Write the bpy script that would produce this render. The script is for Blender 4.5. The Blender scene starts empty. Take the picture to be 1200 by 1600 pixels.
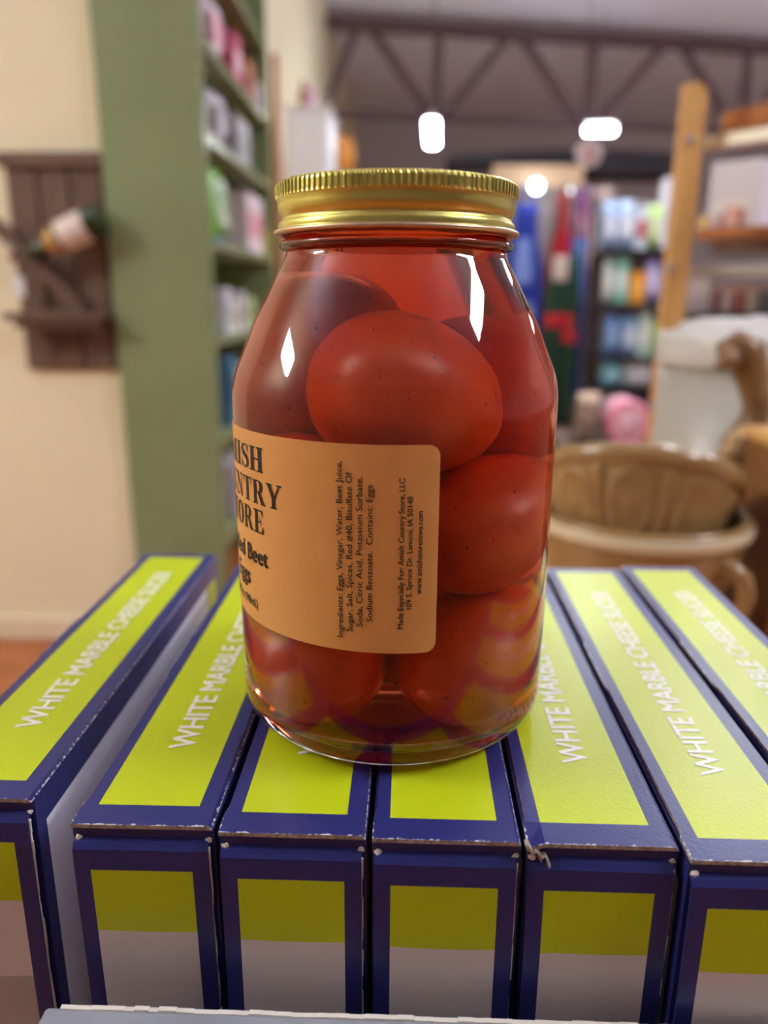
import bpy, bmesh, math, random
import numpy as np
from mathutils import Vector, Matrix

random.seed(7)
scene = bpy.context.scene
COL = scene.collection

# ------------------------------------------------------------------ camera
FPX = 1200.0                      # focal length in pixels of the 1200x1600 frame
CAMP = np.array([0.00426, -0.23146, 0.12745])
yv = np.array([641 - 600, 800 - 466, FPX]); yv /= np.linalg.norm(yv)
zd = np.array([572 - 600, 800 - 5150, FPX]); zd -= yv * (zd @ yv); zd /= np.linalg.norm(zd)
xv = np.cross(yv, -zd)
if xv[0] < 0: xv = -xv
RM = np.array([xv, yv, -zd])      # rows: world axes in (right, up, forward)
cam_d = bpy.data.cameras.new('camera'); cam = bpy.data.objects.new('camera', cam_d); COL.objects.link(cam)
cam_d.sensor_width = 36.0; cam_d.lens = 36.0 * FPX / 1600.0
cam_d.clip_start = 0.01; cam_d.clip_end = 60
right, up, fwd = RM[:, 0], RM[:, 1], RM[:, 2]
cam.matrix_world = Matrix(((right[0], up[0], -fwd[0], CAMP[0]), (right[1], up[1], -fwd[1], CAMP[1]),
                           (right[2], up[2], -fwd[2], CAMP[2]), (0, 0, 0, 1)))
cam_d.dof.use_dof = True; cam_d.dof.focus_distance = 0.204; cam_d.dof.aperture_fstop = 27.0 / 4.0
scene.camera = cam

# ------------------------------------------------------------------ world, exposure
w = bpy.data.worlds.new('world'); scene.world = w; w.use_nodes = True
w.node_tree.nodes['Background'].inputs[0].default_value = (0.9, 0.93, 1.0, 1)
w.node_tree.nodes['Background'].inputs[1].default_value = 0.0
scene.view_settings.view_transform = 'Standard'; scene.view_settings.look = 'None'
scene.view_settings.gamma = 1.0; scene.view_settings.use_curve_mapping = False
scene.view_settings.exposure = 0.98
LAMP = 26.0                       # brightness of the fluorescent diffusers
cy = scene.cycles
cy.use_denoising = True; cy.use_adaptive_sampling = True; cy.adaptive_threshold = 0.02; cy.max_bounces = 14; cy.transmission_bounces = 12; cy.glossy_bounces = 5
cy.diffuse_bounces = 5; cy.sample_clamp_indirect = 6.0; cy.blur_glossy = 0.3

def ray(px, py):
    c = np.array([px - 600, 800 - py, FPX]); return RM @ (c / np.linalg.norm(c))
def P(px, py, Y):                 # where the sight line of a pixel meets the plane y = Y
    r = ray(px, py); return Vector(CAMP + r * ((Y - CAMP[1]) / r[1]))
def PZ(px, py, Z):
    r = ray(px, py); return Vector(CAMP + r * ((Z - CAMP[2]) / r[2]))
def PX(px, py, X):
    r = ray(px, py); return Vector(CAMP + r * ((X - CAMP[0]) / r[0]))

# ------------------------------------------------------------------ materials
def lin(v):
    v /= 255.0
    return v / 12.92 if v <= 0.04045 else ((v + 0.055) / 1.055) ** 2.4
def rgb(r, g, b): return (lin(r), lin(g), lin(b), 1.0)
MATS = {}
def mat(name, col, rough=0.5, metal=0.0, col2=None, scale=20.0, detail=3.0, stretch=(1, 1, 1), bump=0.0, bscale=None,
        spec=0.5, coat=0.0, emit=None, estr=0.0, lo=0.35, hi=0.65):
    if name in MATS: return MATS[name]
    m = bpy.data.materials.new(name); m.use_nodes = True; MATS[name] = m
    nt = m.node_tree; b = nt.nodes['Principled BSDF']
    b.inputs['Base Color'].default_value = rgb(*col); b.inputs['Roughness'].default_value = rough
    b.inputs['Metallic'].default_value = metal; b.inputs['Specular IOR Level'].default_value = spec
    b.inputs['Coat Weight'].default_value = coat
    if emit: b.inputs['Emission Color'].default_value = rgb(*emit); b.inputs['Emission Strength'].default_value = estr
    if col2 or bump:
        tc = nt.nodes.new('ShaderNodeTexCoord'); mp = nt.nodes.new('ShaderNodeMapping')
        mp.inputs['Scale'].default_value = stretch; nt.links.new(tc.outputs['Object'], mp.inputs['Vector'])
        n = nt.nodes.new('ShaderNodeTexNoise'); n.inputs['Scale'].default_value = scale; n.inputs['Detail'].default_value = detail
        nt.links.new(mp.outputs['Vector'], n.inputs['Vector'])
    if col2:
        cr = nt.nodes.new('ShaderNodeValToRGB'); cr.color_ramp.elements[0].position = lo; cr.color_ramp.elements[1].position = hi
        cr.color_ramp.elements[0].color = rgb(*col); cr.color_ramp.elements[1].color = rgb(*col2)
        nt.links.new(n.outputs['Fac'], cr.inputs['Fac']); nt.links.new(cr.outputs['Color'], b.inputs['Base Color'])
    if bump:
        if bscale:
            n2 = nt.nodes.new('ShaderNodeTexNoise'); n2.inputs['Scale'].default_value = bscale; n2.inputs['Detail'].default_value = 4
            nt.links.new(mp.outputs['Vector'], n2.inputs['Vector']); n = n2
        bp = nt.nodes.new('ShaderNodeBump'); bp.inputs['Strength'].default_value = bump; bp.inputs['Distance'].default_value = 0.002
        nt.links.new(n.outputs['Fac'], bp.inputs['Height']); nt.links.new(bp.outputs['Normal'], b.inputs['Normal'])
    return m

def print_mat(name, col, wear=0.0):
    """glossy printed card: fine fibre bump, white scuffs where the noise is high near the sheet's edge"""
    m = mat(name, col, rough=0.30, spec=0.32, bump=0.05, scale=900, detail=3)
    if wear:
        nt = m.node_tree; b = nt.nodes['Principled BSDF']
        tc = nt.nodes.new('ShaderNodeTexCoord'); n = nt.nodes.new('ShaderNodeTexNoise')
        n.inputs['Scale'].default_value = 900; n.inputs['Detail'].default_value = 5
        nt.links.new(tc.outputs['Object'], n.inputs['Vector'])
        sp = nt.nodes.new('ShaderNodeSeparateXYZ'); nt.links.new(tc.outputs['Generated'], sp.inputs[0])
        def edge(sock, k):
            a = nt.nodes.new('ShaderNodeMath'); a.operation = 'SUBTRACT'; a.inputs[1].default_value = 0.5; nt.links.new(sock, a.inputs[0])
            c = nt.nodes.new('ShaderNodeMath'); c.operation = 'ABSOLUTE'; nt.links.new(a.outputs[0], c.inputs[0])
            d = nt.nodes.new('ShaderNodeMapRange'); d.inputs[1].default_value = 0.5 - k; d.inputs[2].default_value = 0.5
            nt.links.new(c.outputs[0], d.inputs[0]); return d.outputs[0]
        mx = nt.nodes.new('ShaderNodeMath'); mx.operation = 'MAXIMUM'
        nt.links.new(edge(sp.outputs[0], 0.05), mx.inputs[0]); nt.links.new(edge(sp.outputs[1], 0.012), mx.inputs[1])
        mu = nt.nodes.new('ShaderNodeMath'); mu.operation = 'MULTIPLY'; nt.links.new(mx.outputs[0], mu.inputs[0]); nt.links.new(n.outputs['Fac'], mu.inputs[1])
        th = nt.nodes.new('ShaderNodeMapRange'); th.inputs[1].default_value = 0.5 - wear; th.inputs[2].default_value = 0.56 - wear
        nt.links.new(mu.outputs[0], th.inputs[0])
        mix = nt.nodes.new('ShaderNodeMix'); mix.data_type = 'RGBA'
        mix.inputs['A'].default_value = rgb(*col); mix.inputs['B'].default_value = rgb(205, 205, 215)
        nt.links.new(th.outputs[0], mix.inputs['Factor']); nt.links.new(mix.outputs['Result'], b.inputs['Base Color'])
    return m

# ------------------------------------------------------------------ object helpers
def link(o, parent=None):
    COL.objects.link(o)
    if parent: o.parent = parent
    return o
def tag(o, label=None, cat=None, group=None, kind=None):
    if label: o['label'] = label
    if cat: o['category'] = cat
    if group: o['group'] = group
    if kind: o['kind'] = kind
    return o
def empty(name, loc, label, cat, group=None, rz=0.0):
    o = bpy.data.objects.new(name, None); o.empty_display_size = 0.02; link(o)
    o.location = loc; o.rotation_euler = (0, 0, rz)
    return tag(o, label, cat, group)
def mesh_obj(name, verts, faces, mats, parent=None, mi=None, smooth=False):
    me = bpy.data.meshes.new(name); me.from_pydata([tuple(v) for v in verts], [], faces)
    for m in (mats if isinstance(mats, (list, tuple)) else [mats]): me.materials.append(m)
    if mi: me.polygons.foreach_set('material_index', mi)
    if smooth: me.polygons.foreach_set('use_smooth', [True] * len(me.polygons))
    me.update()
    return link(bpy.data.objects.new(name, me), parent)
def bm_obj(name, bm, mats, parent=None, smooth=False):
    me = bpy.data.meshes.new(name); bmesh.ops.recalc_face_normals(bm, faces=bm.faces); bm.to_mesh(me); bm.free()
    for m in (mats if isinstance(mats, (list, tuple)) else [mats]): me.materials.append(m)
    if smooth: me.polygons.foreach_set('use_smooth', [True] * len(me.polygons))
    return link(bpy.data.objects.new(name, me), parent)
def box_bm(lo, hi, bev=0.0, bm=None, seg=2):
    bm = bm or bmesh.new(); lo = Vector(lo); hi = Vector(hi)
    r = bmesh.ops.create_cube(bm, size=1.0, matrix=Matrix.Translation((lo + hi) / 2) @ Matrix.Diagonal((*(hi - lo), 1)))
    if bev > 0:
        es = set(e for v in r['verts'] for e in v.link_edges)
        bmesh.ops.bevel(bm, geom=list(es), offset=bev, segments=seg, affect='EDGES', profile=0.5)
    return bm
def box(name, lo, hi, m, parent=None, bev=0.0, seg=2):
    return bm_obj(name, box_bm(lo, hi, bev, seg=seg), m, parent, smooth=False)
def bar_bm(a, b, w_, h_, bm=None, bev=0.0, upv=(0, 0, 1)):
    bm = bm or bmesh.new(); a = Vector(a); b = Vector(b); d = b - a; L = d.length; d.normalize()
    u = Vector(upv); s = d.cross(u)
    if s.length < 1e-4: s = d.cross(Vector((1, 0, 0)))
    s.normalize(); u = s.cross(d)
    M = Matrix(((d.x, s.x, u.x, 0), (d.y, s.y, u.y, 0), (d.z, s.z, u.z, 0), (0, 0, 0, 1)))
    r = bmesh.ops.create_cube(bm, size=1.0, matrix=Matrix.Translation((a + b) / 2) @ M @ Matrix.Diagonal((L, w_, h_, 1)))
    if bev > 0:
        es = set(e for v in r['verts'] for e in v.link_edges)
        bmesh.ops.bevel(bm, geom=list(es), offset=bev, segments=2, affect='EDGES', profile=0.5)
    return bm
def lathe(name, prof, m, parent=None, seg=64, smooth=True, close=True, fn=None):
    """revolve (r, z) points; fn(angle, r, z) may change r"""
    vs, fs = [], []; n = len(prof)
    for k in range(seg):
        a = 2 * math.pi * k / seg
        for (r, z) in prof:
            rr = fn(a, r, z) if fn else r
            vs.append((rr * math.sin(a), -rr * math.cos(a), z))
    for k in range(seg):
        k2 = (k + 1) % seg
        for i in range(n - 1): fs.append((k * n + i, k2 * n + i, k2 * n + i + 1, k * n + i + 1))
    o = mesh_obj(name, vs, fs, m, parent, smooth=smooth)
    bm = bmesh.new(); bm.from_mesh(o.data); bmesh.ops.remove_doubles(bm, verts=bm.verts, dist=1e-6)
    bmesh.ops.recalc_face_normals(bm, faces=bm.faces); bm.to_mesh(o.data); bm.free()
    return o
def tube(name, pts, rad, m, parent=None, seg=10, smooth=True, bm_only=False, caps=True):
    pts = [Vector(p) for p in pts]; n = len(pts)
    rads = rad if isinstance(rad, (list, tuple)) else [rad] * n
    vs, fs = [], []; prev = None
    for i, p in enumerate(pts):
        d = (pts[min(i + 1, n - 1)] - pts[max(i - 1, 0)]).normalized()
        if prev is None:
            s = d.cross(Vector((0, 0, 1)))
            if s.length < 1e-3: s = d.cross(Vector((1, 0, 0)))
        else: s = prev - d * prev.dot(d)
        s.normalize(); prev = s; u = d.cross(s)
        for k in range(seg):
            a = 2 * math.pi * k / seg
            vs.append(p + (s * math.cos(a) + u * math.sin(a)) * rads[i])
    for i in range(n - 1):
        for k in range(seg):
            k2 = (k + 1) % seg; fs.append((i * seg + k, i * seg + k2, (i + 1) * seg + k2, (i + 1) * seg + k))
    if caps: fs.append(tuple(range(seg))[::-1]); fs.append(tuple((n - 1) * seg + k for k in range(seg)))
    return mesh_obj(name, vs, fs, m, parent, smooth=smooth)
def fillet(pts, rads, seg=6):
    """round the corners of a 2D profile"""
    out = []
    for i, p in enumerate(pts):
        r = rads.get(i, 0)
        if r <= 0: out.append(p); continue
        p = Vector(p); a = Vector(pts[i - 1]); b = Vector(pts[i + 1])
        p0 = p + (a - p).normalized() * r; p1 = p + (b - p).normalized() * r
        for k in range(seg + 1):
            t = k / seg; q = p0 * (1 - t) ** 2 + p * 2 * t * (1 - t) + p1 * t * t; out.append((q.x, q.y))
    return out
def pillow(name, lo, hi, m, parent=None, puff=0.35, seg=10):
    """a filled bag: a puffed sheet, pinched at its edges"""
    lo = Vector(lo); hi = Vector(hi); c = (lo + hi) / 2; s = (hi - lo) / 2; vs, fs = [], []
    for side in (-1, 1):
        for i in range(seg + 1):
            for j in range(seg + 1):
                u = -1 + 2 * i / seg; v = -1 + 2 * j / seg
                t = (max(0, (1 - u ** 4)) * max(0, (1 - v ** 4))) ** 0.5
                wob = 1 + 0.12 * math.sin(5 * u + 3 * v + lo.x * 40)
                vs.append((c.x + s.x * u * (1 - 0.06 * v * v), c.y + side * s.y * t * wob, c.z + s.z * v))
    n = (seg + 1) ** 2
    for sd in range(2):
        for i in range(seg):
            for j in range(seg):
                a = sd * n + i * (seg + 1) + j; q = (a, a + 1, a + seg + 2, a + seg + 1)
                fs.append(q if sd == 0 else q[::-1])
    return mesh_obj(name, vs, fs, m, parent, smooth=True)
def text_geo(s, bold=0.0):
    cu = bpy.data.curves.new('t', 'FONT'); cu.body = s; cu.size = 1.0; cu.resolution_u = 4
    o = bpy.data.objects.new('t', cu); COL.objects.link(o)
    dg = bpy.context.evaluated_depsgraph_get(); me = bpy.data.meshes.new_from_object(o.evaluated_get(dg))
    vs = np.array([v.co[:2] for v in me.vertices]); fs = [tuple(p.vertices) for p in me.polygons]
    bpy.data.objects.remove(o); bpy.data.curves.remove(cu); bpy.data.meshes.remove(me)
    vs = np.c_[vs, np.zeros(len(vs))] if not bold else vs
    if bold:                       # bolder strokes: shifted copies, the counters stay open
        n = len(vs); V, F = [], []
        for k, (dx, dy) in enumerate(((-bold, 0), (bold, 0), (0, bold * 0.6), (0, -bold * 0.6))):
            V.append(np.c_[vs + np.array([dx, dy]), np.full(n, 2e-5 * k)]); F += [tuple(q + n * k for q in f) for f in fs]
        vs, fs = np.concatenate(V), F
    return vs, fs

# ------------------------------------------------------------------ palette
M_navy = print_mat('navy_print', (44, 48, 112), wear=0.045)
M_navy2 = print_mat('plain_navy_print', (44, 48, 112))
M_lime = print_mat('lime_print', (188, 205, 28))
M_grey = mat('grey_print', (214, 206, 206), rough=0.35, bump=0.05, scale=900)
M_grey2 = mat('darker_grey_print', (172, 167, 167), rough=0.35, bump=0.05, scale=900)
M_side = mat('pale_grey_print', (232, 234, 246), rough=0.35)
M_white_ink = mat('white_ink', (246, 248, 240), rough=0.35)
M_board = mat('corrugated_board', (176, 162, 150), rough=0.85, col2=(130, 114, 102), scale=700, detail=2)
M_torn = mat('torn_paper', (226, 220, 212), rough=0.9)
M_cream = mat('cream_wall', (236, 226, 194), rough=0.7, col2=(232, 221, 188), scale=2.0)
M_base = mat('baseboard_paint', (226, 210, 180), rough=0.5)
M_green = mat('sage_green_paint', (134, 148, 106), rough=0.55, col2=(127, 141, 99), scale=3.0)
M_floor = mat('orange_wood_floor', (176, 104, 58), rough=0.35, col2=(150, 84, 44), scale=6, stretch=(1, 8, 1))
M_dark_wood = mat('dark_stained_wood', (116, 88, 70), rough=0.65, col2=(92, 66, 52), scale=30, stretch=(6, 6, 0.6), bump=0.3)
M_pine = mat('honey_pine', (218, 172, 108), rough=0.5, col2=(204, 154, 86), scale=14, stretch=(5, 5, 0.5))
M_orange_wood = mat('orange_wood', (186, 116, 56), rough=0.5, col2=(160, 94, 42), scale=14, stretch=(0.5, 5, 5))
M_table = mat('table_wood', (206, 150, 106), rough=0.4, col2=(190, 130, 86), scale=10, stretch=(0.5, 5, 5))
M_ceiling = mat('white_steel_deck', (232, 234, 248), rough=0.5)
M_truss = mat('brown_steel', (96, 72, 78), rough=0.6)
M_white = mat('white_paint', (226, 226, 230), rough=0.45)
M_black = mat('black_ink', (16, 14, 14), rough=0.5)
M_charcoal = mat('charcoal_cloth', (48, 48, 56), rough=0.85)
M_steel = mat('steel', (170, 170, 175), rough=0.35, metal=1.0)
M_wire = mat('dark_wire', (60, 60, 66), rough=0.5, metal=0.6)
M_tan = mat('tan_board', (196, 164, 132), rough=0.7)

def glassmat(name, ior, color=(1, 1, 1, 1), rough=0.0, absorb=None, density=0.0):
    m = bpy.data.materials.new(name); m.use_nodes = True; nt = m.node_tree; MATS[name] = m
    nt.nodes.remove(nt.nodes['Principled BSDF']); out = nt.nodes['Material Output']
    g = nt.nodes.new('ShaderNodeBsdfGlass'); g.inputs['IOR'].default_value = ior; g.inputs['Roughness'].default_value = rough
    g.inputs['Color'].default_value = color; nt.links.new(g.outputs[0], out.inputs['Surface'])
    if absorb:
        v = nt.nodes.new('ShaderNodeVolumeAbsorption'); v.inputs['Color'].default_value = absorb; v.inputs['Density'].default_value = density
        nt.links.new(v.outputs[0], out.inputs['Volume'])
    return m
M_glass = glassmat('clear_glass', 1.5)
M_brine = glassmat('beet_brine', 1.345 / 1.5, absorb=(0.86, 0.40, 0.12, 1), density=62.0)

# ================================================================== SETTING
ZF = -0.92                        # floor; box tops are z = 0, the camera is 1.05 m above the floor
ZT = -0.215                       # table top
ZC = 2.75                         # ceiling deck
YW = 1.98                         # cream wall facing the camera
def slab(name, lo, hi, m, bev=0): return tag(box(name, lo, hi, m, bev=bev), kind='structure')
slab('floor', (-3.6, -4.2, ZF - 0.05), (7.2, 12.6, ZF), M_floor)
XS = P(176, 400, YW - 0.02).x     # left edge of the bookcase end panel = face of the side wall
slab('wall_left', (-3.5, YW, ZF), (XS - 0.004, YW + 0.12, ZC), M_cream)
slab('wall_side', (XS - 0.12, YW + 0.12, ZF), (XS - 0.004, 12.5, ZC), M_cream)
slab('wall_back', (XS - 0.12, 12.5, ZF), (7.1, 12.6, ZC), mat('grey_wall', (214, 210, 218), rough=0.8))
slab('wall_right', (7.1, -4.2, ZF), (7.2, 12.6, ZC), M_white)
slab('wall_far_left', (-3.6, -4.2, ZF), (-3.5, YW + 0.12, ZC), M_cream)
slab('wall_rear', (-3.6, -4.2, ZF), (7.2, -4.1, ZC), mat('rear_wall', (150, 148, 146), rough=0.8))
zb = P(20, 962, YW).z
slab('baseboard_left', (-3.5, YW - 0.016, ZF), (XS - 0.004, YW, zb), M_base, bev=0.004)
# ribbed steel deck, its ribs parallel to the roof truss
TA = math.radians(10.6); tx, ty = math.cos(TA), math.sin(TA)
def deck():
    vs, fs = [], []; pitch = 0.15; n = 150; q0 = -7.0
    prof = []
    for k in range(n):
        q = q0 + k * pitch; prof += [(q, 0), (q + 0.075, 0), (q + 0.095, 0.035), (q + 0.13, 0.035)]
    for (q, dz) in prof:
        for s in (-8, 11): vs.append((s * tx - q * ty, s * ty + q * tx, ZC + dz))
    for i in range(len(prof) - 1): fs.append((2 * i, 2 * i + 1, 2 * i + 3, 2 * i + 2))
    o = mesh_obj('ceiling', vs, fs, M_ceiling); return tag(o, kind='structure')
deck()

# roof truss
T0 = Vector((-0.04, 8.0, 0)); 
def tp(s, z): return Vector((T0.x + s * tx, T0.y + s * ty, z))
ZTOP, ZBOT = 2.60, 1.83
truss = empty('roof_truss', tp(1.0, ZBOT), 'brown steel roof truss with slanted grey web bars under the white deck', 'truss')
def tpart(name, a, b, w_, h_, m):
    bm = bar_bm(a, b, w_, h_); bmesh.ops.translate(bm, verts=bm.verts, vec=-truss.location); return bm_obj(name, bm, m, truss)
tpart('top_chord', tp(-1.35, ZTOP), tp(6.5, ZTOP), 0.10, 0.11, M_truss)
tpart('bottom_chord', tp(-1.35, ZBOT), tp(6.5, ZBOT), 0.08, 0.06, M_truss)
def s_at(px, py, z):              # station along the truss seen at a pixel
    lo, hi = -3.0, 8.0
    def f(s):
        p = np.array(tp(s, z)) - CAMP; c = RM.T @ p; return 600 + FPX * c[0] / c[2] - px
    for _ in range(50):
        mid = (lo + hi) / 2
        if f(mid) > 0: hi = mid
        else: lo = mid
    return lo
for (pt, pb) in ((560, 505), (575, 675), (687, 680), (800, 692), (812, 905), (930, 918), (1042, 930), (1062, 1150), (1170, 1160), (1260, 1165)):
    tpart('web_bar', tp(s_at(pt, 60, ZTOP), ZTOP), tp(s_at(pb, 190, ZBOT), ZBOT), 0.05, 0.075, M_truss)

# ceiling lights: fluorescent strips
def strip_light(loc, length, rz, label, hw=0.06, side=None):
    e = empty('ceiling_light' + (f'_{side}_offscreen' if side else ''), loc, label, 'light', 'fluorescent strip lights', rz)
    box('housing', (-0.016, -length / 2, 0.012), (0.016, length / 2, 0.055), M_white, e, bev=0.006)
    d = box('diffuser' + (f'_{side}_offscreen' if side else ''), (-hw, -length / 2 + 0.01, -0.03), (hw, length / 2 - 0.01, 0.013),
            mat('lit_diffuser', (255, 255, 255), emit=(246, 250, 255), estr=LAMP), e, bev=0.012)
    for s in (-1, 1):
        tube('hanger', [(0, s * length * 0.4, 0.05), (0, s * length * 0.4, ZC - loc[2] + 0.02)], 0.002, M_wire, e, seg=6)
    return e
l1 = P(675, 207, 6.1)
strip_light((l1.x, 6.1, l1.z), 0.8, math.radians(-2), 'lit fluorescent strip end-on under the roof truss joint', 0.045)
l2 = P(938, 202, 7.4)
strip_light((l2.x, 7.4, l2.z), 0.27, math.radians(88), 'short lit strip light hanging crosswise below the roof truss')
# fixtures of the same ceiling outside the frame: the first four are seen mirrored in the jar's shoulder
# and in the box tops, the last two carry on the visible row towards the brighter ceiling beyond the post
for (x, y, L, hw, side, lab) in ((2.0, -0.15, 0.9, 0.15, 'right_aisle', 'wide fluorescent fixture above the aisle beside the jar table'),
                       (-3.1, 0.0, 0.8, 0.24, 'left_corner', 'wide fluorescent fixture above the cream wall corner'),
                       (1.38, 2.7, 1.25, 0.06, 'post_shelf', 'fluorescent strip above the wooden post shelf'),
                       (1.0, 3.9, 1.0, 0.06, 'apron', 'fluorescent strip before the hanging aprons'),
                       (3.1, 4.4, 1.25, 0.06, 'right_middle', 'fluorescent strip over the aisle beyond the post shelf'),
                       (4.8, 6.6, 1.25, 0.06, 'right_far', 'fluorescent strip over the far corner near the right wall')):
    strip_light((x, y, 1.72), L, 0, lab, hw, side)

# ================================================================== TABLE, TRAY, BOXES
TX0, TX1, TY0, TY1 = -0.175, 0.62, -0.16, 0.98
table = empty('display_table', (0.4, 0.4, ZF), 'orange-tan wooden display table under the tray and bowls', 'table')
tl = table.location
def tb(name, lo, hi, m, bev=0.003): return box(name, Vector(lo) - tl, Vector(hi) - tl, m, table, bev)
for k in range(8):
    y0 = TY0 + (TY1 - TY0) * k / 8; y1 = TY0 + (TY1 - TY0) * (k + 1) / 8
    tb('plank', (TX0, y0 + 0.0008, ZT - 0.03), (TX1, y1 - 0.0008, ZT), M_table, 0.002)
tb('apron_rail', (TX0 + 0.03, TY0 + 0.03, ZT - 0.11), (TX1 - 0.03, TY0 + 0.055, ZT - 0.03), M_table)
tb('apron_rail', (TX0 + 0.03, TY1 - 0.055, ZT - 0.11), (TX1 - 0.03, TY1 - 0.03, ZT - 0.03), M_table)
for sx in (TX0 + 0.03, TX1 - 0.09):
    for sy in (TY0 + 0.03, TY1 - 0.09): tb('leg', (sx, sy, ZF), (sx + 0.06, sy + 0.06, ZT - 0.03), M_table)

BT = 0.0015                        # board thickness
TRX0, TRX1 = -0.0848, 0.156        # tray outside
TRY0, TRY1 = -0.0875, 0.152
M_tray = mat('grey_card', (150, 154, 164), rough=0.5, col2=(140, 143, 152), scale=60)
tray = empty('display_tray', ((TRX0 + TRX1) / 2, 0.03, ZT), 'grey cardboard display tray holding six upright boxes', 'tray')
to = tray.location
def tr(name, lo, hi, m, bev=0.0012): return box(name, Vector(lo) - to, Vector(hi) - to, m, tray, bev)
ztr = PZ(640, 1588, -0.045).z
ZL = -0.0446; ZS = -0.150
tr('bottom', (TRX0, TRY0, ZT), (TRX1, TRY1, ZT + 0.002), M_tray, 0)
tr('front_wall', (TRX0, TRY0, ZT + 0.002), (TRX1, TRY0 + 0.006, ZL), M_tray)
tr('back_wall', (TRX0, TRY1 - 0.006, ZT + 0.002), (TRX1, TRY1, ZL), M_tray)
tr('side_wall', (TRX0, TRY0 + 0.006, ZT + 0.002), (TRX0 + 0.006, TRY1 - 0.006, ZS), M_tray)
tr('side_wall', (TRX1 - 0.006, TRY0 + 0.006, ZT + 0.002), (TRX1, TRY1 - 0.006, ZS), M_tray)
bmx = bmesh.new(); x = TRX0 + 0.004
while x < TRX1 - 0.004:            # torn white paper fibre along the inner top edge of the front wall
    L = random.uniform(0.002, 0.006)
    box_bm((x, TRY0 + 0.0052, ZL - 0.001), (x + L, TRY0 + 0.0064, ZL + random.uniform(0.0001, 0.0007)), bm=bmx); x += L
bmesh.ops.translate(bmx, verts=bmx.verts, vec=-to)
tag(bm_obj('torn_edge', bmx, M_torn, tray), 'white torn paper edge')

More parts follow.
